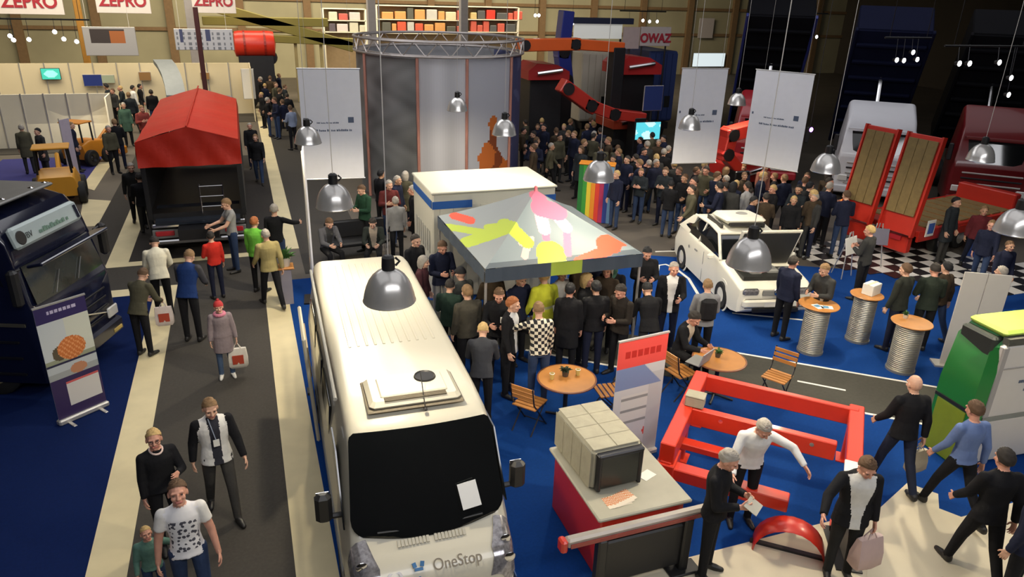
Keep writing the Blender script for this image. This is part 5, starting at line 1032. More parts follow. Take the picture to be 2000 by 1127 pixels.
# back centre stand with red shelves
def stand(lab, px0, px1, Y, rows, cols, seed):
    a, b = at_y(*px0, Y), at_y(*px1, Y); wd, hh = b[0] - a[0], b[2]; t = thing('shelf_stand', lab, 'stand', ((a[0] + b[0]) / 2, Y, 0)); r = random.Random(seed); MB().box((0, .3, hh / 2), (wd, .1, hh)).build('back_board', mat('stand_back', (.34, .24, .13), .7, 0, .2), t)
    for j in range(rows + 1): MB().box((0, 0, a[2] + (hh - a[2]) * j / rows), (wd, .6, .05)).build('shelf', M_BOOTH2, t)
    for j in range(rows):
        x = -wd / 2 + .3
        while x < wd / 2 - .3:
            w_ = r.uniform(.3, .8); h_ = (hh - a[2]) / rows * r.uniform(.5, .85); c = cols[r.randrange(len(cols))]; MB().box((x + w_ / 2, -.05, a[2] + (hh - a[2]) * j / rows + h_ / 2 + .03), (w_ * .85, .4, h_), bev=.03).build('display_carton', mat('carton_%02x%02x%02x' % tuple(int(255 * q) for q in c), c, .5, 0, .1), t); x += w_
    for s in (-1, 1): MB().box((s * wd / 2, 0, hh / 2), (.1, .6, hh)).build('side_wall', M_BOOTH2, t)
stand('back stand of red and cream shelves left of the grey roof post', (632, 62), (712, 18), 47, 2, [(.62, .50, .48), (.5, .1, .08), (.10, .08, .10), (.55, .52, .40)], 3); stand('wide back stand of red and orange goods behind the round screen', (735, 64), (905, 14), 47, 2, [(.60, .10, .05), (.62, .30, .10), (.62, .52, .34), (.50, .48, .44), (.10, .10, .08)], 5); stand('back stand with bright red goods above the ring truss', (908, 62), (1010, 15), 46, 2, [(.66, .05, .03), (.62, .12, .08), (.60, .45, .2), (.1, .1, .1)], 8)
for px, lab in ((725, 'grey roof post behind the round screen, left one'), (905, 'grey mauve roof post behind the round screen, right one'), (372, 'pale roof post at the back left')):
    a = at_y(px, 30, 43); o = thing('roof_post', lab, 'post', (a[0], 43, 0)); MB().box((0, 0, 6), (.45, .45, 12), bev=.03).build('post_shaft', mat('post_grey', (.34, .32, .33), .6, 0, .1), o); MB().box((0, 0, .2), (.65, .65, .4)).build('post_plinth', M_STEELD, o)
# blue crane, red machines, white lorry box, screens in the middle distance
def arm(lab, pts, r, col, Y, name='crane'):
    P_ = [at_y(px, py, Y) for px, py in pts]; b = P_[0]; t = thing(name, lab, 'crane', (b[0], Y, 0)); M = mat('arm_%02x%02x%02x' % tuple(int(255 * q) for q in col), col, .35, 0, .1, 2, coat=.2)
    for i in range(len(P_) - 1):
        p, q = P_[i], P_[i + 1]; d = Vector((q[0] - p[0], 0, q[2] - p[2])); MB().box(((p[0] + q[0]) / 2 - b[0], 0, (p[2] + q[2]) / 2), (d.length + r, r * 1.1, r * (1 - .12 * i)), (0, -math.atan2(d.z, d.x), 0), bev=.03).build('arm_section', M, t); MB().lathe([(0, -r * .62), (r * .45, -r * .62), (r * .45, r * .62), (0, r * .62)], 12, (p[0] - b[0], 0, p[2]), axis='y').build('arm_joint', M_STEELD, t)
    lowest = min(P_, key=lambda q: q[2]); MB().box((lowest[0] - b[0], 0, lowest[2] / 2), (.5, .6, lowest[2]), bev=.03).build('crane_base', M_STEELD, t)
arm('tall blue crane post in the middle background', [(1103, 155), (1097, 100), (1105, 35)], .55, (.02, .03, .20), 29); arm('long orange red beam in the middle background', [(1022, 88), (1120, 86), (1205, 92)], .45, (.62, .10, .02), 26.9); arm('red excavator arm sloping over the crowd, middle background', [(1105, 172), (1150, 205), (1195, 222), (1245, 228)], .5, (.45, .03, .02), 25.2); arm('dark red curved crane arm between the hanging banners', [(1470, 250), (1425, 262), (1415, 300), (1440, 330)], .40, (.55, .03, .02), 17.9); arm('slim dark red boom at the back wall right of the banners', [(1455, 140), (1465, 90), (1490, 55)], .35, (.12, .02, .02), 30)
def block_machine(lab, px0, px1, Y, col):
    a, b = at_y(*px0, Y), at_y(*px1, Y); wd, hh = b[0] - a[0], b[2] - a[2]; t = thing('red_machine', lab, 'machine', ((a[0] + b[0]) / 2, Y, 0)); M = mat('mach_%02x%02x%02x' % tuple(int(255 * q) for q in col), col, .4, 0, .15, 2); z = a[2]
    MB().loft([[(x * wd / 2, y, z + q * hh) for x, q in ((-1, 0), (-1, .55), (-.6, 1), (.4, .9), (1, .5), (1, 0))] for y in (-.8, .8)]).build('machine_body', M, t, 30); MB().box((0, 0, z * .55), (wd * .8, 1.2, z * .9), bev=.05).build('undercarriage', M_STEELD, t)
    for s in (-1, 1): wheel(t, s * wd * .35, -.6, .45, .3, M_STEELD, s).rotation_euler = (0, 0, PI / 2)
    MB().tube([(-wd * .3, -.85, z + hh * .4), (wd * .3, -.85, z + hh * .6)], .08, 8).build('hydraulic_ram', M_CHROME, t)
block_machine('low red machine in the crowd behind the right of the round screen', (1018, 152), (1098, 120), 28, (.32, .018, .018)); block_machine('red machine with raised wings below the sign with dark red capitals', (1192, 142), (1276, 106), 28.2, (.40, .02, .02)); block_machine('dark red machine with orange top above the cyan screen', (1180, 246), (1248, 216), 26.6, (.42, .05, .02)); block_machine('red machine low behind the middle hanging banners', (1412, 345), (1478, 300), 19, (.42, .02, .015))
def box_truck(lab, px0, px1, Y, col, bot=.9):
    a, b = at_y(*px0, Y), at_y(*px1, Y); wd = b[0] - a[0]; t = thing('box_truck', lab, 'truck', ((a[0] + b[0]) / 2, Y, 0)); M = mat('boxt_%02x%02x%02x' % tuple(int(255 * q) for q in col), col, .5, 0, .06, 2); H = b[2]
    MB().box((0, 2, (H + bot) / 2), (wd, 4, H - bot), bev=.05).build('cargo_box', M, t)
    for k in range(5): MB().box((-wd / 2 + (k + .5) * wd / 5, -.02, (H + bot) / 2), (wd / 5 - .04, .03, H - bot - .2)).build('box_panel', M, t)
    for s in (-1, 1): wheel(t, s * wd * .38, .9, .45, .3, M_STEELD, s)
    MB().box((0, 2, .7), (wd * .8, 4, .3)).build('chassis', M_STEELD, t); MB().box((wd * .25, -.04, H * .45), (wd * .2, .03, .5)).build('label_plate', M_BLK, t)
box_truck('white box truck behind the red excavator arm', (1132, 205), (1202, 102), 30, (.52, .47, .38)); box_truck('dark blue truck body left of the middle hanging banner', (1258, 225), (1325, 100), 29.5, (.02, .035, .12))
poster('bright cyan video screen above the crowd in the middle background', (1240, 273), (1291, 238), 24.5, lambda u, v: (.10, .62, .72) if (math.sin(u * 9) + math.cos(v * 7 + u * 4)) > -.3 else (.55, .90, .92), 1.1, 'video_screen', 'screen', 20, 14)[0]
poster('dark blue poster panel with pale frame in the middle background', (1256, 216), (1296, 168), 25.5, lambda u, v: (.02, .04, .16), 0, 'panel', 'panel'); poster('white lit window panel on the back wall right', (1352, 130), (1417, 104), 55.5, lambda u, v: (.66, .76, .80), .5, 'window_panel', 'panel'); poster('pinkish white notice on the back wall', (1363, 74), (1396, 36), 55.5, lambda u, v: (.50, .44, .42), 0, 'notice', 'notice')
for nm_ in ('video_screen', 'panel.001'):
    o = bpy.data.objects.get(nm_)
    if o: MB().tube([(0, .08, 0), (0, .08, -o.location.z)], .05, 8).build('support_pole', M_STEELD, o)
# spotlights on bars
M_SPOT = mat('spot_lens', (1, .98, .95), .3, 0, 0, emit=9)
sp = thing('spotlight', '-', 'spotlight', group='spotlights on bars under the hall roof'); MB().lathe([(.0, .16), (.07, .16), (.10, .0), (.13, -.06)], 14, axis='y').build('can', M_BLK, sp, 40); MB().lathe([(0, -.052), (.10, -.05), (.118, -.055)], 14, axis='y').build('lens', M_SPOT, sp)
first = True; sp0 = dup(sp); sp0.location = (15, 33.4, 4.9); sp0.scale = (.6, .6, .6); sp0['label'] = 'small spotlight above the orange red beam, rear one'
for k, (pts, Y, lab, bar) in enumerate((([(20, 70), (27, 78), (57, 77), (107, 62), (125, 76), (150, 81)], 30.5, 'small spotlight on the bar above the back left booths', 1), ([(1502, 58), (1526, 59), (1546, 64), (1563, 62), (1582, 64), (1594, 72), (1553, 45)], 27, 'small spotlight in the cluster above the hanging banner at right', 1), ([(1750, 117), (1764, 118), (1790, 116), (1782, 102)], 17.4, 'spotlight in the cluster before the navy tipper body', 1), ([(1872, 124), (1892, 124), (1950, 122), (1973, 152), (1968, 185)], 14.5, 'spotlight in the cluster before the black tipper body at far right', 1), ([(1230, 40), (1255, 40), (1268, 42), (1283, 42)], 32, 'small spotlight above the sign with dark red capitals', 1), ([(1045, 30), (1052, 30)], 33, 'small spotlight above the orange red beam', 0), ([(1583, 253)], 18, 'violet glowing lamp low beside the hanging banner', 0))):
    xs = [at_y(px, py, Y) for px, py in pts]; z = max(p[2] for p in xs) + .4 if bar else 12.0
    for (px, py), p in zip(pts, xs):
        o = sp if first else dup(sp0); first = False; o.location = [float(c) for c in p]; o['label'] = lab; o['group'] = lab + 's'; o.scale = (.6, .6, .6)
        if k == 0:                                      # these wash the booth walls
            l = bpy.data.lights.new('spot_beam', 'SPOT'); l.energy = 260; l.spot_size = math.radians(75); l.spot_blend = .6; l.color = (1, .88, .66); lo = bpy.data.objects.new('spot_beam', l); COL.objects.link(lo); lo.parent = o; lo.location = (0, -.16, 0); tgt = Vector((float(p[0]) * .8, 33.2 if pts.index((px, py)) % 2 else 40.2, 1.4)) - Vector([float(c) for c in p]); lo.rotation_euler = tgt.to_track_quat('-Z', 'Y').to_euler()
        if 'violet' in lab:
            for q_ in o.children:
                if q_.name.startswith('lens'): q_.data = q_.data.copy(); q_.data.materials[0] = mat('violet_lens', (.35, .12, 1.0), .3, 0, 0, emit=12)
        MB().tube([(0, .05, .08), (0, .1 / .6, ((z - p[2]) + (.04 if bar else 0)) / .6)], .014, 5).build('bracket', M_STEELD, o)
    if bar:
        x0, x1 = min(p[0] for p in xs) - .5, max(p[0] for p in xs) + .5
        t = thing('lighting_bar', lab.replace('small spotlight', 'black bar of spotlights').replace('spotlight', 'black bar'), 'bar', ((x0 + x1) / 2, Y + .1, z)); MB().tube([(-(x1 - x0) / 2, 0, 0), ((x1 - x0) / 2, 0, 0)], .03, 6).build('bar_tube', M_BLK, t)
        for s in (-.4, .4): MB().tube([(s * (x1 - x0), 0, 0), (s * (x1 - x0), 0, 12 - z)], .01, 4).build('hanging_wire', M_STEELD, t)
MB().tube([(0, .05, .08), (0, .1, 7.1 / .6)], .012, 5).build('bracket', M_STEELD, sp0)
# white upright banner edge and plant stand left of the van
o = thing('beach_banner', 'tall narrow white banner seen nearly edge-on behind the van at the left', 'banner', (1.02, 15.2, 0), math.radians(84)); MB().box((.1, 0, 1.75), (1.15, .03, 2.9), bev=.008).build('banner_sheet', M_BAN, o); MB().tube([(-.47, 0, 0), (-.47, 0, 3.25)], .02, 6).build('banner_pole', M_ALU, o); MB().box((-.3, 0, .02), (.5, .4, .04)).build('banner_foot', M_STEELD, o)
o = at(575, 590); s_ = thing('plant_stand', 'slim grey stand with a wooden top at the left rear of the van', 'stand', (o[0] - .12, o[1], 0)); MB().box((0, 0, .4), (.22, .22, .8), bev=.01).build('stand_body', mat('stand_mauve', (.28, .26, .30), .6), s_); MB().box((0, 0, .82), (.34, .34, .04), bev=.01).build('stand_top', M_ORW, s_)
small_plant('leafy green potted plant on the stand left of the van', (o[0] - .12, o[1], .84), 1.9, 46)
o = thing('stroller_bench', 'low black padded bench behind the van rear', 'bench', (*at(700, 500)[:2], 0), .1); MB().box((0, 0, .40), (1.5, .55, .12), bev=.04).build('bench_seat', M_BLK, o); MB().box((0, .26, .66), (1.5, .10, .45), bev=.04).build('bench_back', M_BLK, o)
for x in (-.65, .65):
    for y in (-.2, .2): MB().tube([(x, y, 0), (x, y, .36)], .02, 6).build('leg', M_CHROME, o)
# ---------------------------------------------------------------- people: poses
DN = ((4, 7, 12, 0), (4, 7, 12, 0))
body('vest', arms=((-14, 12, 18, 0), (14, 14, 22, 0)), legs=((-14, 12), (18, 5)), style='vest', head=(0, 8))
body('woman', arms=((0, 8, 12, 0), (18, 14, 95, 40)), style='shirt', female=True, head=(-15, -8), fat=1.12)
body('tee', arms=((0, 14, 8, 0), (6, 14, 14, 0)), legs=((-8, 4), (10, 4)), style='tee', head=(0, -16))
body('kid', arms=((0, 10, 20, 0), (0, 60, -50, 0)), style='shirt', head=(8, -18))
body('girl', arms=((0, 10, 8, 0), (0, 12, 8, 0)), style='coat', head=(0, -5), female=True)
body('walk', arms=((-18, 8, 18, 0), (20, 8, 24, 0)), legs=((-17, 14), (20, 5)), style='jacket', head=(0, 8))
body('walk_shirt', arms=((-15, 10, 18, 0), (15, 10, 20, 0)), legs=((-22, 22), (24, 6)), style='shirt', head=(0, 10))
body('bend', arms=((25, 10, 40, 20), (25, 10, 40, 20)), lean=22, style='jacket', head=(0, 20))
body('reach', arms=((60, 30, 15, 0), (5, 8, 12, 0)), style='shirt', head=(20, 5))
body('reach_l', arms=((5, 8, 15, 0), (55, 40, 10, 0)), lean=10, style='shirt', head=(-15, 12))
body('suit_reach', arms=((45, 40, 15, 0), (0, 8, 14, 0)), style='suit', fat=1.14, head=(10, 26))
body('lean_shirt', arms=((25, 20, 40, 0), (40, 62, 8, 0)), lean=16, style='shirt', head=(15, 22), fat=1.08)
body('hold', arms=((12, 10, 85, 35), (12, 10, 85, 35)), style='jacket', head=(0, 22))
body('suit', arms=((5, 8, 15, 0), (12, 10, 80, 30)), style='suit', head=(10, 5))
body('stand', arms=DN, style='jacket', head=(0, 6))
body('tee_work', arms=((35, 10, 40, 10), (35, 10, 40, 10)), style='tee', head=(0, 15))
body('hivis', arms=((10, 16, 40, 20), (5, 14, 30, 10)), style='hivis', head=(0, 10))
body('sit', sit=True, legs=((84, 84), (86, 80)), arms=((30, 8, 60, 25), (30, 8, 60, 25)), lean=12, style='suit', head=(0, 20))
body('c_stand', arms=DN, style='jacket', hi=False); body('c_fold', arms=((12, 12, 95, 50), (12, 12, 95, 50)), style='jacket', hi=False, head=(15, 8)); body('c_walk', arms=((-16, 8, 18, 0), (18, 8, 24, 0)), legs=((-15, 12), (18, 5)), style='jacket', hi=False)
body('c_shirt', arms=((2, 9, 15, 0), (15, 9, 70, 20)), style='shirt', hi=False, head=(-20, 5)); body('c_suit', arms=DN, style='suit', hi=False, head=(20, 0)); body('c_coat', arms=DN, style='coat', hi=False, female=True)
# printed tee, checked shirt
def mapped(name, kind):
    m = bpy.data.materials.new(name); m.use_nodes = True; nt = m.node_tree; b = nt.nodes['Principled BSDF']; b.inputs['Roughness'].default_value = .9; N = nt.nodes.new; L = nt.links.new
    tc = N('ShaderNodeTexCoord'); mx = N('ShaderNodeMix'); mx.data_type = 'RGBA'
    if kind == 'check':
        sp_ = N('ShaderNodeSeparateXYZ'); L(tc.outputs['Object'], sp_.inputs[0]); ch_ = N('ShaderNodeTexChecker'); ch_.inputs['Scale'].default_value = 19; cb = N('ShaderNodeCombineXYZ'); L(sp_.outputs[0], cb.inputs[0]); L(sp_.outputs[2], cb.inputs[2]); cb.inputs[1].default_value = .013; L(cb.outputs[0], ch_.inputs['Vector']); L(ch_.outputs['Fac'], mx.inputs[0]); mx.inputs[6].default_value = (.015, .015, .02, 1); mx.inputs[7].default_value = (.72, .66, .52, 1)
    else:
        v = N('ShaderNodeTexVoronoi'); v.inputs['Scale'].default_value = 24; n = N('ShaderNodeTexNoise'); n.inputs['Scale'].default_value = 30; L(tc.outputs['Object'], v.inputs['Vector']); L(tc.outputs['Object'], n.inputs['Vector'])
        sp_ = N('ShaderNodeSeparateXYZ'); L(tc.outputs['Object'], sp_.inputs[0])
        def math_(op, a, bb):
            q = N('ShaderNodeMath'); q.operation = op
            for i, x in enumerate((a, bb)):
                if isinstance(x, (int, float)): q.inputs[i].default_value = x
                else: L(x, q.inputs[i])
            return q.outputs[0]
        X, Y, Z = sp_.outputs; ax = math_('ABSOLUTE', X, 0); msk = math_('MULTIPLY', math_('LESS_THAN', ax, .125), math_('LESS_THAN', Y, -.04)); msk = math_('MULTIPLY', msk, math_('MULTIPLY', math_('LESS_THAN', Z, 1.34), math_('GREATER_THAN', Z, .98)))
        ink = math_('LESS_THAN', math_('ADD', v.outputs['Distance'], math_('MULTIPLY', n.outputs['Fac'], .5)), .66); L(math_('MULTIPLY', msk, ink), mx.inputs[0]); mx.inputs[6].default_value = (.78, .77, .78, 1); mx.inputs[7].default_value = (.07, .07, .09, 1)
    L(mx.outputs[2], b.inputs['Base Color']); return m
M_TEE = mapped('printed_tee', 'tee'); M_CHK = mapped('checked_shirt', 'check'); M_JEAN = cloth('jeans', (.030, .050, .11)); M_JEAN2 = cloth('jeans_light', (.07, .11, .19))
BK = (.010, .010, .012); NV = (.012, .015, .035); DG = (.035, .035, .035); BR = (.05, .035, .022); OL = (.075, .070, .045); WH = (.74, .72, .68); GY = (.24, .24, .24)
WSH = cloth('white_shoe', (.75, .73, .68))
def bag(lab, res, hand, col, size=(.30, .12, .36), patch=None, rz=0):
    g = grip(res, hand); t = thing('carrier_bag', lab, 'bag', (g.x, g.y, g.z), rz); w_, d_, h_ = size; z0 = -.12 - h_
    if g.z + z0 < .03: z0 = .03 - g.z
    M = mat('bag_%02x%02x%02x' % tuple(int(255 * q) for q in col), col, .5, 0, .1, 8, .5, 9)
    MB().loft([[(x * w_ / 2 * k, y * d_ / 2 * k2, z) for x, y in ((-1, -1), (0, -1.25), (1, -1), (1.06, 0), (1, 1), (0, 1.25), (-1, 1), (-1.06, 0))] for (z, k, k2) in ((z0, .80, .6), (z0 + .05, 1, 1.1), (z0 + h_ * .5, 1.02, 1.0), (-.14, .92, .5), (-.12, .9, .4))]).build('bag_body', M, t, 50)
    for s in (-1, 1): MB().tube([(-.06, s * d_ * .2, -.12), (0, 0, .0), (.06, s * d_ * .2, -.12)], .008, 5).build('handle', M, t)
    if patch: MB().box((0, -d_ * .60, z0 + h_ * .48), (w_ * .6, .012, h_ * .45)).build('printed_patch', mat('patch_%02x' % int(patch[0] * 255), patch, .5), t)
    return t
# ---- aisle
r1 = person('vest', (408, 780), 'man walking in a white vest with black sleeves in the aisle', 1.76, 12, WH, (.055, .052, .048), (.03, .03, .04), BK, hair='lightbrown')
o_ = r1[0]; MB().tube([(-.05, -.10, 1.48), (-.01, -.145, 1.25), (.0, -.15, 1.20)], .006, 5).build('lanyard', mat('lanyard', (.35, .40, .5), .6), o_); MB().box((.0, -.155, 1.16), (.07, .01, .09)).build('name_badge', M_LINE, o_)
r2 = person('woman', (297, 838), 'woman in a black top looking up, hand raised, beside the cream strip', 1.66, 22, BK, BK, hair='blond', skin=1)
q_ = r2[1]; gl = MB()
for s in (-1, 1): gl.tube([q_['hc'] + q_['RH'] @ Vector((s * .034 + .024 * math.cos(2 * PI * k / 10), -.101, .003 + .018 * math.sin(2 * PI * k / 10))) for k in range(11)], .003, 4)
gl.build('glasses', M_BLK, r2[0]); MB().tube([q_['pel'] + Vector((.07 * math.cos(a), -.02 + .085 * math.sin(a), .515 - .03 * max(0, -math.sin(a)))) for a in [2 * PI * k / 16 for k in range(17)]], .012, 6).build('necklace', mat('pearl', (.7, .55, .5), .4), r2[0])
r3 = person('tee', (343, 937), 'man in a printed white t-shirt and jeans looking up from the aisle', 1.80, 6, M_TEE, M_JEAN, slv=WH, hair='brown', skin=1)
r4 = person('kid', (285, 1045), 'blond small child in a green shirt beside the man in the printed t-shirt', 1.10, 10, (.10, .20, .16), M_JEAN, hair='blond', hs='thin', skin=1)
r5 = person('girl', (425, 588), 'girl in a grey coat, pink scarf and red bobble hat carrying a bag', 1.42, 5, (.26, .21, .22), M_JEAN2, shoe=WSH, hair='red', hs='hat'); bag('white carrier bag with a red print in the hand of the girl', r5, 1, (.66, .62, .55), patch=(.45, .06, .03))
MB().tube([r5[1]['pel'] + Vector((.095 * math.cos(a), -.02 + .10 * math.sin(a), .50)) for a in [2 * PI * k / 14 for k in range(15)]], .035, 8).build('scarf', mat('pink_scarf', (.60, .20, .28), .9, 0, .2), r5[0])
person('bend', (372, 488), 'man in a blue and dark jacket stooping beside the boy in red', 1.80, 160, (.010, .030, .12), BK, slv=(.05, .05, .06), hair='lightbrown')
person('c_shirt', (410, 452), 'boy in a bright red shirt behind the stooping man', 1.50, 200, (.55, .03, .02), NV, hair='dark')
r8 = person('bend', (283, 524), 'man in an olive brown jacket stepping on the cream strip with a bag', 1.66, 150, OL, BK, hair='brown'); bag('white plastic bag with a red print held by the man in olive', r8, 0, (.70, .60, .55), patch=(.45, .06, .03))
person('bend', (300, 462), 'person in a cream white hooded jacket at the aisle crossing', 1.72, 185, (.72, .68, .54), BK, hair='dark')
person('tee_work', (438, 388), 'man in a grey t-shirt and jeans reaching beside the tarpaulin truck', 1.78, -75, (.30, .30, .29), M_JEAN, hair='lightbrown')
person('stand', (496, 423), 'man in a bright green top behind the man in tan', 1.72, 150, (.16, .50, .06), BK, hair='ginger')
person('walk', (517, 447), 'grey haired man in a tan jumper walking up the aisle', 1.74, 195, (.34, .28, .12), BK, hair='grey', hs='thin')
person('reach', (534, 398), 'man in a black shirt with an arm stretched towards the banner pole', 1.80, 160, BK, M_JEAN, hair='grey', hs='thin')
person('walk', (254, 318), 'man in dark clothes walking at the left of the tarpaulin truck', 1.80, 10, (.02, .02, .02), BK, hair='grey', hs='thin'); person('walk', (270, 338), 'dark clothed person half hidden behind the walking man by the tarpaulin truck', 1.70, 190, BK, DG, hair='dark')
POSE_WORDS = dict(c_stand='jacket', c_fold='jacket, arms folded,', c_walk='jacket, walking,', c_shirt='jumper', c_coat='coat', c_suit='suit')
def crowd(pts, where, group, h=(1.62, 1.84), cols=None, faces=(0, 360), seed=1):
    r = random.Random(seed); cols = cols or [BK, NV, DG, BR, BK, NV, (.02, .025, .03), OL]
    nm = {BK: 'black', NV: 'navy', DG: 'dark grey', BR: 'dark brown', OL: 'olive', WH: 'white', GY: 'grey'}
    for p in pts:
        c = p[2] if len(p) > 2 else cols[r.randrange(len(cols))]
        fc = p[4] if len(p) > 4 else r.uniform(*faces); ps = p[5] if len(p) > 5 else ('c_stand', 'c_fold', 'c_walk', 'c_shirt', 'c_coat')[r.randrange(5)]
        lg, hr, sk = r.randrange(4), ('dark', 'brown', 'lightbrown', 'grey', 'blond', 'black')[r.randrange(6)], r.randrange(3); hs = ('short', 'short', 'thin', 'bob' if ps == 'c_coat' else 'short')[r.randrange(4)]
        lab = p[3] if len(p) > 3 else '%s person in %s %s %s' % ({'blond': 'blond', 'lightbrown': 'light haired'}.get(hr, hr + ' haired'), nm.get(c, 'slate'), POSE_WORDS[ps], where)
        person(ps, p[:2], lab, r.uniform(*h), fc, c, (BK, NV, M_JEAN, DG)[lg], hair=hr, hs=hs, skin=sk, group=group)
crowd([(222, 232, BK, 'man in black walking away past the orange machines', 180), (210, 245, OL, 'person in olive beside the man in black near the orange machines', 30), (40, 243), (72, 250), (137, 238, NV, 'person in navy standing at the orange machine before the cream booth', 90), (206, 163), (219, 172), (234, 168), (250, 180), (258, 165, WH, 'person in a white top in the crowd at the back left booths'), (272, 164), (276, 206, (.25, .05, .04), 'person in a dull red top before the back left booths'), (240, 200, (.05, .10, .07), 'person in dark green before the back left booths'), (294, 175), (487, 240, BK, 'person in black right of the red tarpaulin', 0), (498, 262)], 'by the back left booths', 'visitors by the back left booths', seed=3)
crowd([(508, 150), (517, 163), (527, 148), (538, 160), (546, 172), (556, 165), (510, 180), (535, 190), (522, 192), (560, 182), (514, 136), (529, 135), (544, 142), (551, 195), (566, 205, (.22, .26, .36), 'person in pale blue in the far aisle crowd')], 'in the far aisle', 'visitors in the far aisle', seed=5)
# ---- behind the van
person('hold', (703, 362), 'man in a dark green jumper holding papers behind the van', 1.78, -60, (.018, .055, .030), BK, hair='brown')
crowd([(760, 352, (.10, .02, .02), 'person in dark red before the round screen', 0), (776, 346), (792, 354), (806, 362), (772, 384, GY, 'person in grey trousers and top before the round screen', 180), (745, 360)], 'before the round screen', 'visitors before the round screen', seed=8)
person('sit', (645, 428), 'man in a grey jacket seated behind the van roof at left', 1.75, 20, (.09, .09, .10), BK, under=DG, hair='brown'); person('sit', (727, 428), 'man in a dark jacket with a tie seated behind the van roof', 1.75, -15, (.02, .025, .022), BK, under=(.3, .25, .2), hair='dark')
# ---- between van and tent
person('stand', (812, 458), 'man in a black jacket standing closest to the white container', 1.78, 30, BK, BK, hair='dark'); person('hold', (866, 472), 'man in a navy jacket with clasped hands left of the tent', 1.82, 10, NV, GY, hair='brown', skin=1)
person('stand', (828, 500), 'grey haired woman in a burgundy top beside the van roof', 1.64, 60, (.07, .025, .03), BK, hair='grey', hs='bob'); person('stand', (899, 521), 'man in a grey jacket and black cap left of the tent', 1.74, 200, (.06, .065, .06), BK, hair='black', hs='cap')
person('hold', (880, 545), 'person in dark green beside the van roof', 1.66, 150, (.02, .04, .03), BK, hair='dark'); person('stand', (912, 556), 'brown haired man in a large olive jacket seen from behind by the van', 1.80, 190, (.055, .050, .038), BK, hair='lightbrown')
rbd = person('hold', (975, 565), 'man in black with a white badge under the tent edge', 1.78, -20, BK, BK, hair='brown', skin=1); person('bend', (944, 630), 'blond person in a dark grey jacket stooping beside the van', 1.68, 160, (.04, .042, .05), BK, hair='blond')
person('suit', (1003, 573), 'man in a black suit with a pale shirt front left of the checked shirt', 1.80, 45, BK, BK, under=(.55, .55, .56), hair='ginger'); person('stand', (1018, 532), 'dark haired man in navy beside the yellow safety jacket', 1.78, 20, NV, BK, hair='black')
person('hivis', (1062, 526), 'person in a bright yellow safety jacket under the tent front', 1.82, 185, (.66, .68, .05), BK, under=(.60, .60, .30), hair='blond'); person('reach_l', (1052, 589), 'light haired person in a black and white checked shirt before the tent', 1.78, 175, M_CHK, M_JEAN, hair='lightbrown')
MB().box((.07, -.148, 1.20), (.08, .012, .10)).build('name_badge', M_LINE, rbd[0])
# ---- under and right of the tent
crowd([(1098, 524, (.55, .53, .50), 'person in a pale top under the tent', 20), (1128, 518, BR, 'person in brown under the tent beside the pale top', 40), (1148, 522), (1168, 512, NV, 'person in navy deep under the tent', 0), (1188, 516), (960, 545), (1115, 540)], 'under the printed tent', 'visitors under the tent', seed=11)
person('bend', (1196, 540), 'person in black with a green cap under the right of the tent', 1.76, -30, BK, BK, hair='green', hs='cap'); person('hold', (1210, 557), 'dark haired man in a black brown coat at the tent corner', 1.78, -70, (.022, .018, .015), BK, hair='dark', skin=1); person('stand', (1165, 548), 'person in a black jacket right of the counter under the tent', 1.78, 170, BK, NV, hair='black')
person('hold', (1266, 484), 'dark haired man in black behind the tent corner post', 1.80, -20, BK, BK, hair='black', skin=1); person('bend', (1262, 552), 'person in a black jacket seen from behind right of the tent', 1.74, 170, BK, DG, hair='black')
person('suit', (1318, 512), 'man in a black suit jacket with a white shirt on blue carpet', 1.82, -25, BK, NV, under=(.72, .70, .68), hair='grey', hs='thin', skin=1); rbp = person('hold', (1383, 545), 'person in a grey shirt with a dark backpack beside the white car', 1.70, 160, (.22, .22, .23), BK, hair='lightbrown')
MB().box((0, .19, 1.24), (.29, .15, .42), bev=.05).build('backpack', cloth('backpack', (.015, .015, .017)), rbp[0])
r_s = person('sit', (1364, 612), 'man in a black suit seated at the round table behind the red frame', 1.80, 30, BK, BK, under=(.45, .38, .30), hair='dark', skin=1)
st = thing('stool', 'low black stool under the seated man at the round table', 'stool', (r_s[0].location.x, r_s[0].location.y, 0)); MB().box((0, 0, .40), (.40, .36, .06), bev=.02).build('stool_seat', M_BLK, st)
for a, b_ in ((-.16, -.14), (.16, -.14), (-.16, .14), (.16, .14)): MB().tube([(a, b_, 0), (a, b_, .38)], .014, 6).build('leg', M_STEELD, st)
person('stand', (1552, 500), 'man in a navy shirt at the right headlamp of the white car', 1.76, 100, NV, BK, hair='dark', skin=1); person('hold', (1610, 516), 'man in dark grey leaning over leaflets behind the drum tables', 1.74, -80, DG, BK, hair='lightbrown')
person('stand', (1772, 514), 'man in a dark olive jacket standing behind the middle drum table', 1.80, 190, (.025, .028, .022), NV, hair='brown'); person('hold', (1828, 514), 'man in a dark green jacket beside the pale standing panel', 1.80, 150, (.022, .030, .022), BK, hair='dark', skin=1)
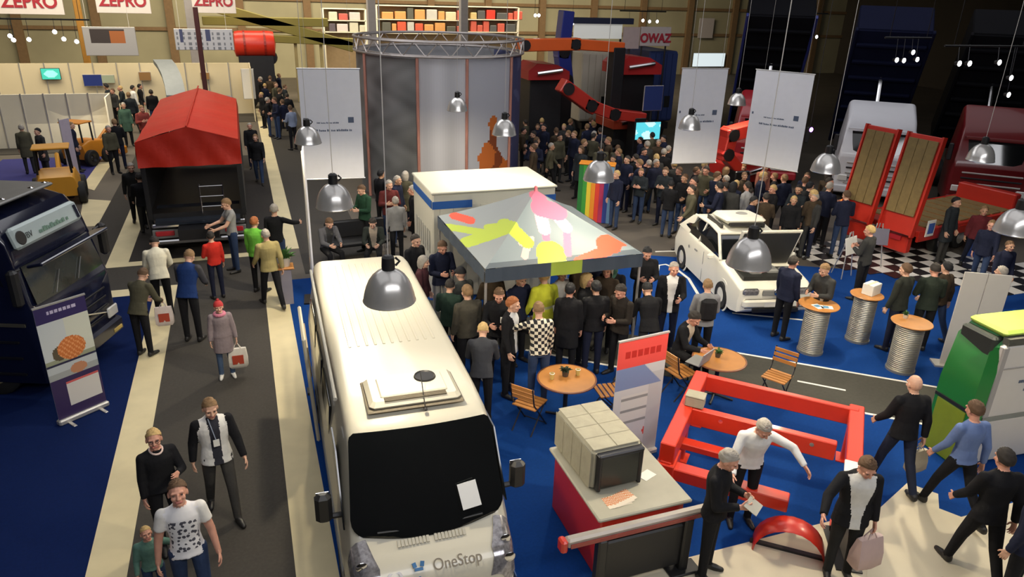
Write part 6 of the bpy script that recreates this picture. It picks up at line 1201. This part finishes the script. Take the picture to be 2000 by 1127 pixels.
# ---- right foreground
rb = person('walk', (1790, 733), 'bald man in a black jacket walking away with a paper bag', 1.80, 165, BK, (.02, .025, .045), hair='white', hs=None, skin=0); bag('beige paper bag in the hand of the bald man', rb, 0, (.55, .48, .34), (.28, .12, .34))
person('walk_shirt', (1908, 782), 'man in a blue shirt and black trousers striding past the green vehicle', 1.80, 170, (.13, .19, .38), BK, hair='brown', skin=1); person('walk', (1968, 876), 'broad man in a black jacket walking away at the lower right corner', 1.82, 160, BK, BK, hair='dark', skin=1)
person('stand', (2040, 935), 'person in dark clothes cut off by the lower right picture edge', 1.76, 200, NV, BK, hair='dark')
rs = person('suit_reach', (1703, 900), 'man in an open black suit over a white shirt touching the red frame', 1.74, -25, BK, (.018, .018, .018), under=(.62, .61, .58), hair='brown', skin=1); bag('crumpled pale pink plastic bag held by the man in the open suit', rs, 1, (.52, .38, .36), (.34, .16, .42))
person('lean_shirt', (1500, 828), 'grey haired man in a white shirt leaning inside the red frame', 1.76, -20, (.70, .70, .70), BK, hair='grey', hs='thin', skin=1)
rk = person('hold', (1434, 882), 'grey haired man in a black jacket reading a leaflet before the red frame', 1.78, 40, BK, BK, hair='grey', skin=1)
g = grip(rk, 0); o = thing('leaflet', 'grey leaflet in the hands of the man in the black jacket', 'leaflet', (g.x + .04, g.y - .03, g.z + .015), .6); MB().box((0, 0, 0), (.22, .16, .006), (.4, 0, 0)).build('sheet', mat('leaflet_grey', (.35, .34, .30), .6), o)
# ---- middle and right background crowd
def scatter(x0, x1, y0, y1, n, seed, gap=.55):
    r = random.Random(seed); out = []; gs = []
    for _ in range(n * 30):
        p = (r.uniform(x0, x1), r.uniform(y0, y1)); g = at(p[0], p[1], 1.72)
        if all((g[0] - q[0]) ** 2 + (g[1] - q[1]) ** 2 > gap * gap for q in gs): out.append(p); gs.append(g)
        if len(out) >= n: break
    return out
crowd(scatter(1022, 1180, 228, 285, 26, 21), 'behind the rainbow display', 'crowd behind the rainbow display', seed=22); crowd(scatter(1185, 1310, 258, 330, 20, 23), 'below the cyan screen', 'crowd below the cyan screen', seed=24)
crowd(scatter(1310, 1420, 325, 372, 13, 25) + scatter(1425, 1625, 335, 385, 24, 26), 'behind the white car', 'crowd behind the white car', seed=27)
crowd([(1462, 355, (.34, .34, .35), 'person in a pale grey top behind the car roof', 200), (1375, 345, (.20, .15, .10), 'person in light brown behind the car boot', 30), (1490, 352, (.40, .16, .12), 'person in a salmon top behind the car roof', 0), (1240, 318, BK, 'person all in black standing before the rainbow display, left of two', 190), (1268, 312, BK, 'person in black beside the rainbow display, right of two', 170), (1590, 370, BR, 'person in brown beside the red trailer ramps', 180), (1655, 372, NV, 'person in navy below the left trailer ramp', 160), (1870, 385), (1925, 402, (.10, .015, .02), 'person in dark red at the right edge behind the trailer', -40), (1940, 430, NV, 'person in navy at the right picture edge', -60), (1975, 470), (1700, 440, DG, 'person in dark grey by the trailer rear beam', 200), (1850, 520, BR, 'person in brown before the chequered tiles', 190), (1960, 520, BK, 'person in black behind the pale standing panel', 200)], 'around the red trailer', 'visitors around the red trailer', seed=31)
